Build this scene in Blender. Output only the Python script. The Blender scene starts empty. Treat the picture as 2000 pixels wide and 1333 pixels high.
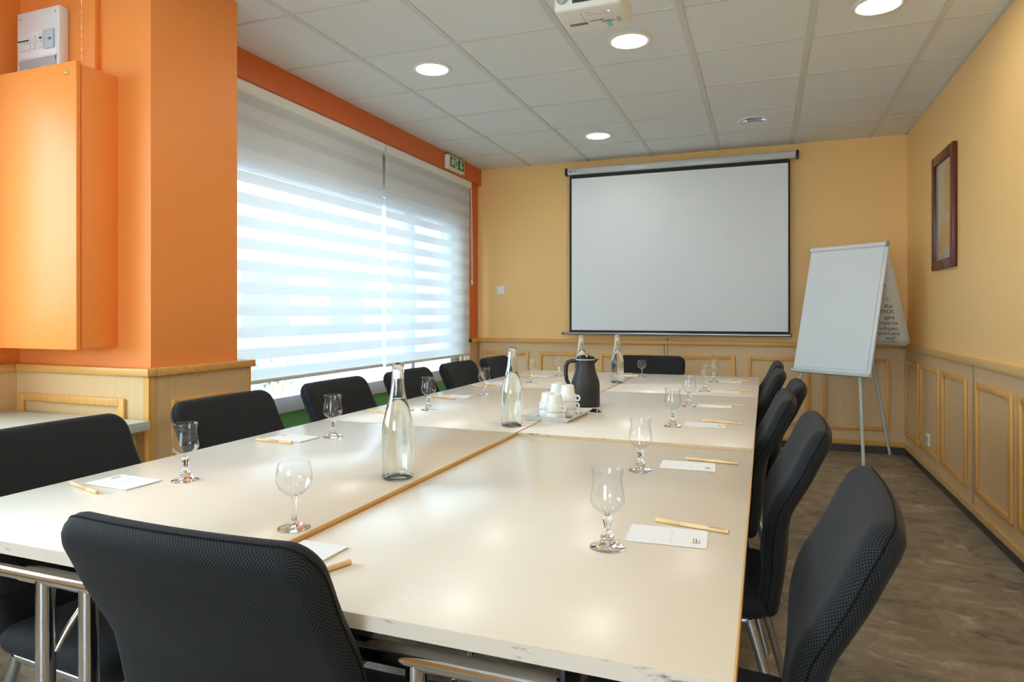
import bpy, bmesh, math, random
from mathutils import Vector, Matrix
random.seed(7)
S = bpy.context.scene
COL = S.collection
PI = math.pi

# ------------------------------------------------------------------ helpers
def lin(c):
    c /= 255.0
    return c / 12.92 if c <= 0.04045 else ((c + 0.055) / 1.055) ** 2.4

def rgb(r, g, b):
    return (lin(r), lin(g), lin(b), 1.0)

class MB:
    """collects shapes into one mesh"""
    def __init__(s):
        s.v, s.f, s.uv, s.sm = [], [], {}, []
    def add(s, verts, faces, smooth=False, uvs=None, M=None):
        o = len(s.v)
        for p in verts:
            p = Vector(p)
            s.v.append(M @ p if M else p)
        for f in faces:
            s.f.append([i + o for i in f]); s.sm.append(smooth)
        if uvs:
            for i, u in enumerate(uvs):
                s.uv[i + o] = u
        return s
    def box(s, x0, x1, y0, y1, z0, z1, bev=0.0, seg=2, M=None):
        bm = bmesh.new()
        vs = [bm.verts.new((x, y, z)) for x in (x0, x1) for y in (y0, y1) for z in (z0, z1)]
        for q in ((0, 1, 3, 2), (4, 6, 7, 5), (0, 4, 5, 1), (2, 3, 7, 6), (0, 2, 6, 4), (1, 5, 7, 3)):
            bm.faces.new([vs[i] for i in q])
        if bev > 0:
            bmesh.ops.bevel(bm, geom=bm.edges[:], offset=bev, segments=seg, profile=0.5, affect='EDGES')
        bmesh.ops.recalc_face_normals(bm, faces=bm.faces[:])
        bm.verts.index_update()
        s.add([v.co.copy() for v in bm.verts], [[v.index for v in f.verts] for f in bm.faces], bev > 0, M=M)
        bm.free(); return s
    def tube(s, pts, r, n=12, closed=False, cap=True, M=None):
        pts = [Vector(p) for p in pts]; k = len(pts)
        rs = r if isinstance(r, (list, tuple)) else [r] * k
        vs, fs = [], []
        prev = None
        for i, p in enumerate(pts):
            if closed:
                t = pts[(i + 1) % k] - pts[i - 1]
            else:
                t = pts[min(i + 1, k - 1)] - pts[max(i - 1, 0)]
            t.normalize()
            if prev is None:
                a = Vector((0, 0, 1)) if abs(t.z) < 0.9 else Vector((1, 0, 0))
                u = t.cross(a).normalized()
            else:
                u = (prev - t * prev.dot(t)).normalized()
            prev = u
            w = t.cross(u)
            for j in range(n):
                a = 2 * PI * j / n
                vs.append(p + (u * math.cos(a) + w * math.sin(a)) * rs[i])
        segs = k if closed else k - 1
        for i in range(segs):
            for j in range(n):
                a, b = i * n + j, i * n + (j + 1) % n
                c, d = ((i + 1) % k) * n + (j + 1) % n, ((i + 1) % k) * n + j
                fs.append([a, b, c, d])
        s.add(vs, fs, True, M=M)
        if cap and not closed:
            s.add(vs[:n], [list(range(n))[::-1]], False, M=M)
            s.add(vs[-n:], [list(range(n))], False, M=M)
        return s
    def lathe(s, prof, n=40, M=None, smooth=True):
        """prof: list of (r, z); r == 0 makes a pole"""
        vs, fs, idx = [], [], []
        for r, z in prof:
            if r < 1e-6:
                idx.append([len(vs)] * n); vs.append((0, 0, z))
            else:
                idx.append([len(vs) + j for j in range(n)])
                vs += [(r * math.cos(2 * PI * j / n), r * math.sin(2 * PI * j / n), z) for j in range(n)]
        for a, b in zip(idx[:-1], idx[1:]):
            for j in range(n):
                q = [a[j], a[(j + 1) % n], b[(j + 1) % n], b[j]]
                q = [x for i, x in enumerate(q) if x not in q[:i]]
                if len(q) > 2:
                    fs.append(q)
        return s.add(vs, fs, smooth, M=M)
    def poly(s, pts, M=None):
        return s.add(pts, [list(range(len(pts)))], False, M=M)
    def prism(s, pts2, h0, h1, M=None, smooth=False):
        n = len(pts2)
        vs = [(x, y, h0) for x, y in pts2] + [(x, y, h1) for x, y in pts2]
        s.add(vs, [[i, (i + 1) % n, (i + 1) % n + n, i + n] for i in range(n)], smooth, M=M)
        s.add(vs[:n], [list(range(n))[::-1]], False, M=M)
        s.add(vs[n:], [list(range(n))], False, M=M)
        return s
    def build(s, name, mat, parent=None, shift=None):
        me = bpy.data.meshes.new(name)
        vv = s.v if shift is None else [p - Vector(shift) for p in s.v]
        me.from_pydata([tuple(p) for p in vv], [], s.f)
        me.polygons.foreach_set('use_smooth', s.sm)
        if s.uv:
            ul = me.uv_layers.new(name='UVMap')
            for l in me.loops:
                ul.data[l.index].uv = s.uv.get(l.vertex_index, (0, 0))
        me.validate(); me.update()
        if mat: me.materials.append(mat)
        o = bpy.data.objects.new(name, me); COL.objects.link(o)
        if parent: o.parent = parent
        return o

def tag(o, label=None, cat=None, group=None, kind=None):
    if label: o['label'] = label
    if cat: o['category'] = cat
    if group: o['group'] = group
    if kind: o['kind'] = kind
    return o

def thing(name, label, cat, loc=(0, 0, 0), rz=0.0, group=None):
    o = bpy.data.objects.new(name, None); COL.objects.link(o)
    o.location = loc; o.rotation_euler = (0, 0, rz); o.empty_display_size = 0.05
    return tag(o, label, cat, group)

def structure(name, mb, mat, parent=None):
    o = mb.build(name, mat, parent)
    if parent is None: o['kind'] = 'structure'
    return o

def copy_tree(o, label=None, loc=None, rz=None, group=None):
    def rec(q, par):
        c = q.copy(); COL.objects.link(c)
        if par: c.parent = par
        for ch in kids.get(q.name, []): rec(ch, c)
        return c
    kids = {}
    for q in list(bpy.data.objects):
        if q.parent: kids.setdefault(q.parent.name, []).append(q)
    r = rec(o, None)
    if label: r['label'] = label
    if group: r['group'] = group
    if loc is not None: r.location = loc
    if rz is not None: r.rotation_euler = (0, 0, rz)
    return r

def text_obj(name, body, size, M, mat, parent=None, shift=(0, 0, 0), align='CENTER', extr=0.0, bold=0.0):
    cu = bpy.data.curves.new(name, 'FONT'); cu.body = body; cu.size = size
    cu.align_x = align; cu.align_y = 'CENTER'; cu.extrude = extr; cu.offset = bold
    t = bpy.data.objects.new(name + '_curve', cu); COL.objects.link(t)
    bpy.context.view_layer.update()
    dg = bpy.context.evaluated_depsgraph_get()
    me = bpy.data.meshes.new_from_object(t.evaluated_get(dg))
    bpy.data.objects.remove(t); bpy.data.curves.remove(cu)
    me.transform(Matrix.Translation(-Vector(shift)) @ M)
    me.materials.clear(); me.materials.append(mat); me.name = name
    o = bpy.data.objects.new(name, me); COL.objects.link(o)
    if parent: o.parent = parent
    return o

def basis(o, x, y):
    x, y = Vector(x).normalized(), Vector(y).normalized(); z = x.cross(y)
    return Matrix(((x.x, y.x, z.x, o[0]), (x.y, y.y, z.y, o[1]), (x.z, y.z, z.z, o[2]), (0, 0, 0, 1)))

# ------------------------------------------------------------------ materials
def mat_new(name):
    m = bpy.data.materials.new(name); m.use_nodes = True
    nt = m.node_tree; b = nt.nodes['Principled BSDF']
    return m, nt, b

def N(nt, t, **kw):
    n = nt.nodes.new(t)
    for k, v in kw.items(): setattr(n, k, v)
    return n

def plain(name, col, rough=0.5, metal=0.0, spec=0.5, var=0.0, scale=8.0, bump=0.0, bscale=120.0, stretch=(1, 1, 1)):
    m, nt, b = mat_new(name)
    b.inputs['Roughness'].default_value = rough
    b.inputs['Metallic'].default_value = metal
    b.inputs['Specular IOR Level'].default_value = spec
    tc = N(nt, 'ShaderNodeTexCoord'); mp = N(nt, 'ShaderNodeMapping'); mp.inputs['Scale'].default_value = stretch
    nt.links.new(tc.outputs['Object'], mp.inputs['Vector'])
    no = N(nt, 'ShaderNodeTexNoise'); no.inputs['Scale'].default_value = scale; no.inputs['Detail'].default_value = 4
    nt.links.new(mp.outputs['Vector'], no.inputs['Vector'])
    mx = N(nt, 'ShaderNodeMix', data_type='RGBA')
    nt.links.new(no.outputs['Fac'], mx.inputs['Factor'])
    mx.inputs['A'].default_value = tuple(c * (1 - var) for c in col[:3]) + (1,)
    mx.inputs['B'].default_value = tuple(min(1, c * (1 + var)) for c in col[:3]) + (1,)
    nt.links.new(mx.outputs['Result'], b.inputs['Base Color'])
    if bump > 0:
        n2 = N(nt, 'ShaderNodeTexNoise'); n2.inputs['Scale'].default_value = bscale; n2.inputs['Detail'].default_value = 3
        nt.links.new(mp.outputs['Vector'], n2.inputs['Vector'])
        bp = N(nt, 'ShaderNodeBump'); bp.inputs['Strength'].default_value = bump; bp.inputs['Distance'].default_value = 0.002
        nt.links.new(n2.outputs['Fac'], bp.inputs['Height']); nt.links.new(bp.outputs['Normal'], b.inputs['Normal'])
    return m

def wood(name, c1, c2, axis='Z', rough=0.42, fine=90.0):
    m, nt, b = mat_new(name); b.inputs['Roughness'].default_value = rough
    tc = N(nt, 'ShaderNodeTexCoord'); mp = N(nt, 'ShaderNodeMapping')
    sc = {'X': (1.2, fine, fine), 'Y': (fine, 1.2, fine), 'Z': (fine, fine, 1.2)}[axis]
    mp.inputs['Scale'].default_value = sc
    nt.links.new(tc.outputs['Object'], mp.inputs['Vector'])
    no = N(nt, 'ShaderNodeTexNoise'); no.inputs['Scale'].default_value = 1.0; no.inputs['Detail'].default_value = 5
    nt.links.new(mp.outputs['Vector'], no.inputs['Vector'])
    cr = N(nt, 'ShaderNodeValToRGB'); cr.color_ramp.elements[0].position = 0.3; cr.color_ramp.elements[1].position = 0.7
    cr.color_ramp.elements[0].color = c1; cr.color_ramp.elements[1].color = c2
    nt.links.new(no.outputs['Fac'], cr.inputs['Fac']); nt.links.new(cr.outputs['Color'], b.inputs['Base Color'])
    return m

def wallpaper(name, col, rough=0.45, ribs=0.25, spec=0.4):
    m, nt, b = mat_new(name); b.inputs['Roughness'].default_value = rough; b.inputs['Specular IOR Level'].default_value = spec
    tc = N(nt, 'ShaderNodeTexCoord')
    no = N(nt, 'ShaderNodeTexNoise'); no.inputs['Scale'].default_value = 3.0
    nt.links.new(tc.outputs['Object'], no.inputs['Vector'])
    mx = N(nt, 'ShaderNodeMix', data_type='RGBA')
    mx.inputs['A'].default_value = tuple(c * 0.97 for c in col[:3]) + (1,); mx.inputs['B'].default_value = col
    nt.links.new(no.outputs['Fac'], mx.inputs['Factor']); nt.links.new(mx.outputs['Result'], b.inputs['Base Color'])
    mp = N(nt, 'ShaderNodeMapping'); mp.inputs['Scale'].default_value = (6, 6, 260)
    nt.links.new(tc.outputs['Object'], mp.inputs['Vector'])
    n2 = N(nt, 'ShaderNodeTexNoise'); n2.inputs['Scale'].default_value = 1.0; n2.inputs['Detail'].default_value = 2
    nt.links.new(mp.outputs['Vector'], n2.inputs['Vector'])
    bp = N(nt, 'ShaderNodeBump'); bp.inputs['Strength'].default_value = ribs; bp.inputs['Distance'].default_value = 0.002
    nt.links.new(n2.outputs['Fac'], bp.inputs['Height']); nt.links.new(bp.outputs['Normal'], b.inputs['Normal'])
    return m

def emit(name, col, strength):
    m, nt, b = mat_new(name)
    b.inputs['Base Color'].default_value = col
    b.inputs['Emission Color'].default_value = col; b.inputs['Emission Strength'].default_value = strength
    return m

def glass(name, tint=(1, 1, 1, 1), ior=1.45):
    m = bpy.data.materials.new(name); m.use_nodes = True; nt = m.node_tree
    nt.nodes.clear()
    g = N(nt, 'ShaderNodeBsdfGlass'); g.inputs['Color'].default_value = tint
    g.inputs['Roughness'].default_value = 0.0; g.inputs['IOR'].default_value = ior
    o = N(nt, 'ShaderNodeOutputMaterial'); nt.links.new(g.outputs[0], o.inputs[0])
    return m

def pane_glass(name, tint=(0.96, 0.985, 0.98, 1), f0=0.04):
    m = bpy.data.materials.new(name); m.use_nodes = True; nt = m.node_tree; nt.nodes.clear()
    lw = N(nt, 'ShaderNodeLayerWeight'); pw = N(nt, 'ShaderNodeMath', operation='POWER'); pw.inputs[1].default_value = 5.0
    fr = N(nt, 'ShaderNodeMath', operation='MULTIPLY_ADD'); fr.inputs[1].default_value = 1 - f0; fr.inputs[2].default_value = f0
    nt.links.new(lw.outputs['Facing'], pw.inputs[0]); nt.links.new(pw.outputs[0], fr.inputs[0])
    tr = N(nt, 'ShaderNodeBsdfTransparent'); tr.inputs['Color'].default_value = tint
    gl = N(nt, 'ShaderNodeBsdfGlossy'); gl.inputs['Roughness'].default_value = 0.0
    mx = N(nt, 'ShaderNodeMixShader'); o = N(nt, 'ShaderNodeOutputMaterial')
    nt.links.new(fr.outputs[0], mx.inputs[0]); nt.links.new(tr.outputs[0], mx.inputs[1]); nt.links.new(gl.outputs[0], mx.inputs[2])
    nt.links.new(mx.outputs[0], o.inputs[0]); return m

def mesh_fabric(name, dark, light, pitch=0.0052, rough=0.75):
    m, nt, b = mat_new(name); b.inputs['Roughness'].default_value = rough
    b.inputs['Specular IOR Level'].default_value = 0.22
    b.inputs['Sheen Weight'].default_value = 0.05; b.inputs['Sheen Roughness'].default_value = 0.4
    uv = N(nt, 'ShaderNodeUVMap'); sp = N(nt, 'ShaderNodeSeparateXYZ'); nt.links.new(uv.outputs[0], sp.inputs[0])
    def m_(op, a, bb=None):
        n = N(nt, 'ShaderNodeMath', operation=op)
        for i, q in enumerate((a, bb)):
            if q is None: continue
            if isinstance(q, (int, float)): n.inputs[i].default_value = q
            else: nt.links.new(q, n.inputs[i])
        return n.outputs[0]
    k = 2 * PI / pitch
    su = m_('SINE', m_('MULTIPLY', sp.outputs['X'], k)); sv = m_('SINE', m_('MULTIPLY', sp.outputs['Y'], k * 0.8))
    p = m_('MULTIPLY', su, sv)
    h = m_('SMOOTH_MIN', m_('MAXIMUM', m_('MULTIPLY', m_('ADD', p, 0.25), 1.8), 0.0), 1.0)
    h.node.inputs[2].default_value = 0.2
    mx = N(nt, 'ShaderNodeMix', data_type='RGBA'); mx.inputs['A'].default_value = light; mx.inputs['B'].default_value = dark
    nt.links.new(h, mx.inputs['Factor']); nt.links.new(mx.outputs['Result'], b.inputs['Base Color'])
    bp = N(nt, 'ShaderNodeBump'); bp.inputs['Strength'].default_value = 0.35; bp.inputs['Distance'].default_value = 0.0012; bp.invert = True
    nt.links.new(h, bp.inputs['Height']); nt.links.new(bp.outputs['Normal'], b.inputs['Normal'])
    return m

def zebra(name, z0, pitch, sheer):
    """day-and-night blind cloth: dense and sheer bands woven in turn"""
    m = bpy.data.materials.new(name); m.use_nodes = True; nt = m.node_tree; nt.nodes.clear()
    ge = N(nt, 'ShaderNodeTexCoord'); sp = N(nt, 'ShaderNodeSeparateXYZ'); nt.links.new(ge.outputs['Object'], sp.inputs[0])
    def m_(op, a, bb=None):
        n = N(nt, 'ShaderNodeMath', operation=op)
        for i, q in enumerate((a, bb)):
            if q is None: continue
            if isinstance(q, (int, float)): n.inputs[i].default_value = q
            else: nt.links.new(q, n.inputs[i])
        return n.outputs[0]
    fr = m_('FRACT', m_('DIVIDE', m_('SUBTRACT', z0, sp.outputs['Z']), pitch))
    ru = N(nt, 'ShaderNodeMapRange'); ru.inputs['From Min'].default_value = sheer / pitch - 0.04; ru.inputs['From Max'].default_value = sheer / pitch + 0.12
    nt.links.new(fr, ru.inputs['Value'])
    di = N(nt, 'ShaderNodeBsdfDiffuse'); di.inputs['Color'].default_value = (0.70, 0.73, 0.76, 1)
    tl = N(nt, 'ShaderNodeBsdfTranslucent'); tl.inputs['Color'].default_value = (0.84, 0.87, 0.88, 1)
    d1 = N(nt, 'ShaderNodeMixShader'); d1.inputs[0].default_value = 0.15
    nt.links.new(di.outputs[0], d1.inputs[1]); nt.links.new(tl.outputs[0], d1.inputs[2])
    tr = N(nt, 'ShaderNodeBsdfTransparent'); tr.inputs['Color'].default_value = (0.97, 0.98, 1, 1)
    sh = N(nt, 'ShaderNodeMixShader'); sh.inputs[0].default_value = 0.17
    nt.links.new(d1.outputs[0], sh.inputs[1]); nt.links.new(tr.outputs[0], sh.inputs[2])
    mx = N(nt, 'ShaderNodeMixShader'); nt.links.new(ru.outputs[0], mx.inputs[0])
    nt.links.new(sh.outputs[0], mx.inputs[1]); nt.links.new(d1.outputs[0], mx.inputs[2])
    o = N(nt, 'ShaderNodeOutputMaterial'); nt.links.new(mx.outputs[0], o.inputs[0]); return m

def floor_mat():
    m, nt, b = mat_new('slate_vinyl'); b.inputs['Roughness'].default_value = 0.38
    tc = N(nt, 'ShaderNodeTexCoord')
    br = N(nt, 'ShaderNodeTexBrick'); br.offset = 0.5
    br.inputs['Scale'].default_value = 1.0; br.inputs['Brick Width'].default_value = 0.62; br.inputs['Row Height'].default_value = 0.31
    br.inputs['Mortar Size'].default_value = 0.0012; br.inputs['Bias'].default_value = 0
    br.inputs['Color1'].default_value = (0.35, 0.35, 0.35, 1); br.inputs['Color2'].default_value = (0.65, 0.65, 0.65, 1); br.inputs['Mortar'].default_value = (0.9, 0.9, 0.9, 1)
    nt.links.new(tc.outputs['Object'], br.inputs['Vector'])
    ad = N(nt, 'ShaderNodeVectorMath', operation='MULTIPLY_ADD'); ad.inputs[1].default_value = (5, 9, 0)
    nt.links.new(br.outputs['Color'], ad.inputs[0]); nt.links.new(tc.outputs['Object'], ad.inputs[2])
    mp = N(nt, 'ShaderNodeMapping'); mp.inputs['Rotation'].default_value = (0, 0, 0.5); mp.inputs['Scale'].default_value = (3.2, 4.4, 3)
    nt.links.new(ad.outputs[0], mp.inputs['Vector'])
    n0 = N(nt, 'ShaderNodeTexNoise'); n0.inputs['Scale'].default_value = 1.6; n0.inputs['Detail'].default_value = 5
    nt.links.new(mp.outputs[0], n0.inputs['Vector'])
    wv = N(nt, 'ShaderNodeVectorMath', operation='MULTIPLY_ADD'); wv.inputs[1].default_value = (2.2, 2.2, 2.2)
    nt.links.new(n0.outputs['Color'], wv.inputs[0]); nt.links.new(mp.outputs[0], wv.inputs[2])
    n1 = N(nt, 'ShaderNodeTexNoise'); n1.inputs['Scale'].default_value = 1.5; n1.inputs['Detail'].default_value = 10; n1.inputs['Roughness'].default_value = 0.66
    nt.links.new(wv.outputs[0], n1.inputs['Vector'])
    cr = N(nt, 'ShaderNodeValToRGB')
    e = cr.color_ramp.elements; e[0].position = 0.3; e[0].color = rgb(86, 80, 71); e[1].position = 0.72; e[1].color = rgb(200, 186, 163)
    x = e.new(0.47); x.color = rgb(138, 125, 107)
    x = e.new(0.58); x.color = rgb(155, 141, 121)
    nt.links.new(n1.outputs['Fac'], cr.inputs['Fac'])
    mx = N(nt, 'ShaderNodeMix', data_type='RGBA', blend_type='OVERLAY'); mx.inputs['Factor'].default_value = 0.2
    nt.links.new(cr.outputs[0], mx.inputs['A']); nt.links.new(br.outputs['Color'], mx.inputs['B'])
    nt.links.new(mx.outputs['Result'], b.inputs['Base Color'])
    bp = N(nt, 'ShaderNodeBump'); bp.inputs['Strength'].default_value = 0.25; bp.inputs['Distance'].default_value = 0.003
    nt.links.new(n1.outputs['Fac'], bp.inputs['Height']); nt.links.new(bp.outputs['Normal'], b.inputs['Normal'])
    return m

def stained(name, col, stain, scale=(14, 14, 60), lo=0.58, hi=0.70, rough=0.4):
    m, nt, b = mat_new(name); b.inputs['Roughness'].default_value = rough
    tc = N(nt, 'ShaderNodeTexCoord'); mp = N(nt, 'ShaderNodeMapping'); mp.inputs['Scale'].default_value = scale
    nt.links.new(tc.outputs['Object'], mp.inputs[0])
    no = N(nt, 'ShaderNodeTexNoise'); no.inputs['Scale'].default_value = 1; no.inputs['Detail'].default_value = 6; no.inputs['Roughness'].default_value = 0.7
    nt.links.new(mp.outputs[0], no.inputs['Vector'])
    cr = N(nt, 'ShaderNodeValToRGB'); cr.color_ramp.elements[0].position = lo; cr.color_ramp.elements[1].position = hi
    cr.color_ramp.elements[0].color = col; cr.color_ramp.elements[1].color = stain
    nt.links.new(no.outputs['Fac'], cr.inputs[0]); nt.links.new(cr.outputs[0], b.inputs['Base Color'])
    return m

M = {}
M['yellow'] = wallpaper('yellow_wallpaper', rgb(247, 202, 132), 0.5, 0.12)
M['orange'] = wallpaper('orange_wallpaper', rgb(243, 149, 72), 0.4, 0.3)
M['orange_deep'] = plain('deep_orange', rgb(214, 106, 38), 0.42, var=0.02)  # smooth, deeper orange than the wallpaper; beam and pier
M['orange_paint'] = plain('orange_paint', rgb(243, 149, 72), 0.4, spec=0.32, var=0.02)
M['panel'] = wood('beech_panel', rgb(213, 178, 130), rgb(221, 187, 139), 'Z', 0.4)
M['moulding'] = wood('honey_moulding', rgb(214, 156, 78), rgb(227, 174, 98), 'Z', 0.38, 50)
M['moulding_h'] = wood('honey_rail', rgb(214, 156, 78), rgb(227, 174, 98), 'X', 0.38, 50)
M['floor'] = floor_mat()
M['plinth'] = plain('dark_plinth', rgb(62, 60, 57), 0.45, var=0.15)
M['tile'] = plain('ceiling_tile', rgb(222, 224, 222), 0.85, var=0.015, scale=60, bump=0.25, bscale=260)
M['grid'] = plain('ceiling_grid_bar', rgb(206, 206, 200), 0.5)
M['laminate'] = plain('cream_laminate', rgb(233, 225, 210), 0.28, spec=0.45, var=0.02, scale=3, stretch=(1, 14, 1))
M['edge_wood'] = wood('table_edge_wood', rgb(214, 170, 100), rgb(230, 190, 124), 'Y', 0.4)
M['edge_worn'] = stained('table_edge_worn', rgb(222, 212, 198), rgb(105, 95, 84))
M['edge_tan'] = stained('table_edge_tan', rgb(212, 188, 148), rgb(84, 72, 58), (16, 16, 90), .56, .66)
M['chrome'] = plain('chrome', rgb(205, 207, 210), 0.08, 1.0)
M['alu'] = plain('brushed_aluminium', rgb(176, 182, 188), 0.3, 1.0)
M['steel_dark'] = plain('dark_bracket_metal', rgb(58, 62, 68), 0.35, 0.6)
M['fabric'] = mesh_fabric('black_mesh_cloth', (0.003, 0.0034, 0.004, 1), (0.026, 0.029, 0.034, 1))
M['fabric_seam'] = plain('black_seam', (0.006, 0.0065, 0.0075, 1), 0.85, spec=0.15)
M['black'] = plain('black_plastic', rgb(28, 29, 31), 0.35)
M['matte_black'] = plain('matte_black', rgb(40, 41, 43), 0.48, var=0.05)
M['gloss_black'] = plain('gloss_black', rgb(16, 15, 15), 0.08)
M['white_plastic'] = plain('white_plastic', rgb(232, 234, 234), 0.35)
M['ivory'] = plain('ivory_plastic', rgb(226, 224, 214), 0.42)
M['grey_plastic'] = plain('grey_plastic', rgb(176, 182, 182), 0.45)
M['liner'] = plain('grey_liner', rgb(112, 116, 118), 0.35)
M['grey_print'] = plain('grey_print', rgb(120, 122, 122), 0.6)
M['pale_print'] = plain('pale_print', rgb(214, 221, 226), 0.6)
M['faint_print'] = plain('faint_print', rgb(229, 233, 237), 0.7)
M['vinyl'] = plain('window_vinyl', rgb(110, 135, 148), 0.6)
M['porcelain'] = plain('porcelain', rgb(238, 238, 232), 0.12)
M['paper'] = plain('paper', rgb(240, 242, 244), 0.8)
M['paper_warm'] = plain('flip_paper', rgb(225, 218, 205), 0.85)
M['card'] = plain('kraft_board', rgb(196, 170, 130), 0.8)
M['kraft'] = plain('kraft_pen_paper', rgb(236, 202, 150), 0.6, var=0.03, scale=40)
M['ink'] = plain('ink', rgb(45, 44, 46), 0.7)
M['red'] = plain('red_ink', rgb(196, 48, 44), 0.6)
M['yellow_print'] = plain('yellow_print', rgb(226, 214, 44), 0.6)
M['green_print'] = plain('green_print', rgb(140, 178, 60), 0.6)
M['screen_white'] = plain('projection_cloth', rgb(232, 236, 238), 0.75, var=0.01, scale=2)
M['screen_black'] = plain('black_border_cloth', rgb(30, 32, 34), 0.7)
M['case_white'] = plain('case_enamel', rgb(200, 204, 205), 0.2)
M['board'] = plain('whiteboard', rgb(228, 233, 235), 0.4)
M['pale_metal'] = plain('pale_enamel_tube', rgb(196, 208, 204), 0.35)
M['frame_red'] = wood('mahogany', rgb(72, 22, 18), rgb(104, 34, 26), 'Z', 0.3, 40)
M['sage'] = plain('sage_laminate', rgb(206, 214, 200), 0.35, var=0.02)
M['window_frame'] = plain('window_aluminium', rgb(190, 194, 204), 0.4, 0.3)
M['green_panel'] = plain('green_spandrel', rgb(86, 156, 92), 0.35)
M['green_sign'] = plain('sign_green', rgb(8, 130, 62), 0.35)
M['exit_white'] = plain('sign_white', rgb(228, 226, 214), 0.4)
M['meter_blue'] = plain('meter_blue', rgb(188, 212, 224), 0.3)
M['teal'] = plain('teal_tape', rgb(130, 208, 204), 0.5)
M['reveal_paint'] = plain('window_reveal_paint', rgb(208, 200, 188), 0.6)  # grey-beige paint of the lintel and window reveal
M['glass'] = glass('clear_glass')
M['thin_glass'] = pane_glass('thin_clear_glass', (0.985, 0.990, 0.990, 1), 0.034)
M['bottle'] = glass('bottle_glass', (0.985, 0.996, 0.988, 1), 1.5)
M['water'] = glass('water', (0.99, 1.0, 0.995, 1), 1.333)
M['pane'] = pane_glass('window_glass')
M['lamp'] = emit('lamp_glow', (1.0, 0.97, 0.93, 1), 25.0)
M['led'] = emit('status_led', (0.8, 0.9, 1.0, 1), 8.0)
M['facade'] = plain('pale_render', rgb(206, 224, 232), 0.8)
M['asphalt'] = plain('pavement', rgb(168, 170, 170), 0.85, var=0.1, scale=4)
M['leaf'] = plain('shrub_leaf', rgb(96, 150, 100), 0.5, var=0.3, scale=20)
M['petal'] = plain('white_petal', rgb(244, 246, 244), 0.6)
M['sill_blue'] = plain('shop_blue', rgb(120, 160, 180), 0.6)

# ------------------------------------------------------------------ room shell (camera stands at x=0, y=0)
H = 1.157
CZ = 2.631            # ceiling
XR, YB = 1.09, 6.235  # right wall, back wall
XL, YF = -3.12, -4.2  # wall of the niche, wall behind the camera
XW = -2.75            # pier beside the window

structure('floor', MB().box(XL - .2, XR + .2, YF - .2, YB + .2, -0.12, 0.0), M['floor'])
structure('ceiling', MB().box(XL - .2, XR + .2, YF - .2, YB + .2, CZ, CZ + .1), M['tile'])
g = MB()
gx0, gy0 = -2.183, 5.664
for i in range(-1, 6):
    x = gx0 + .6 * i
    if i == -1: continue
    g.box(x - .0165, x + .0165, YF, YB, CZ - .004, CZ + .001)
j = 0
while gy0 - .6 * j > YF:
    y = gy0 - .6 * j
    g.box(XL, XR, y - .0085, y + .0085, CZ - .003, CZ + .001); j += 1
g.box(XR - .02, XR, YF, YB, CZ - .006, CZ + .001)
structure('trim_1', g, M['grid'])
structure('wall_right', MB().box(XR, XR + .15, YF - .15, YB + .15, 0, CZ), M['yellow'])
structure('wall_back', MB().box(XL, XR, YB, YB + .15, 0, CZ), M['yellow'])
# wall behind the camera with an unseen window, added for fill daylight
w = MB()
w.box(XL, -1.75, YF - .15, YF, 0, CZ).box(.30, XR, YF - .15, YF, 0, CZ)
w.box(-1.75, .30, YF - .15, YF, 2.45, CZ).box(-1.75, .30, YF - .15, YF, 0, .12)
structure('wall_front', w, M['yellow'])
wf = MB()
for a, b_ in ((-1.75, -1.69), (-.755, -.695), (.24, .30)): wf.box(a, b_, YF - .09, YF - .03, .12, 2.45)
for a, b_ in ((.12, .18), (2.39, 2.45)): wf.box(-1.75, .30, YF - .09, YF - .03, a, b_)
w2 = structure('fill_window', wf, M['window_frame'])
MB().box(-1.73, .28, YF - .063, YF - .057, .16, 2.41).build('pane', M['pane'], w2)
structure('wall_left', MB().box(XL - .15, XL, YF, -.70, 0, CZ).box(XL - .15, XL, 1.56, 1.996, 0, CZ).box(XL - .15, XL, -.70, 1.56, 0, .96).box(XL - .15, XL, -.70, 1.56, 2.30, CZ), M['orange'])
wf = MB()
for a, b_ in ((-.70, -.64), (.40, .46), (1.50, 1.56)): wf.box(XL - .10, XL - .04, a, b_, .96, 2.30)
for a, b_ in ((.96, 1.02), (2.24, 2.30)): wf.box(XL - .10, XL - .04, -.70, 1.56, a, b_)
w3 = structure('window_3', wf, M['window_frame'])
MB().box(XL - .073, XL - .067, -.68, 1.54, .98, 2.28).build('pane', M['pane'], w3)
structure('column', MB().box(XL - .15, -2.33, 1.996, 2.468, 0, CZ), M['orange'])
# window side: lintel, beam, pier
structure('wall_window', MB().box(-3.02, -2.80, 2.468, YB, 2.08, CZ).box(-3.02, -2.87, 5.93, YB, 0, 2.08)
          .box(-3.02, -2.88, 2.468, 2.58, 0, 2.08), M['reveal_paint'])
structure('beam', MB().box(-2.80, -2.71, 2.468, YB, 2.470, CZ), M['orange_deep'])
structure('pier', MB().box(-2.87, XW, 6.02, YB, 0, 2.470), M['orange_deep'])

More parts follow.
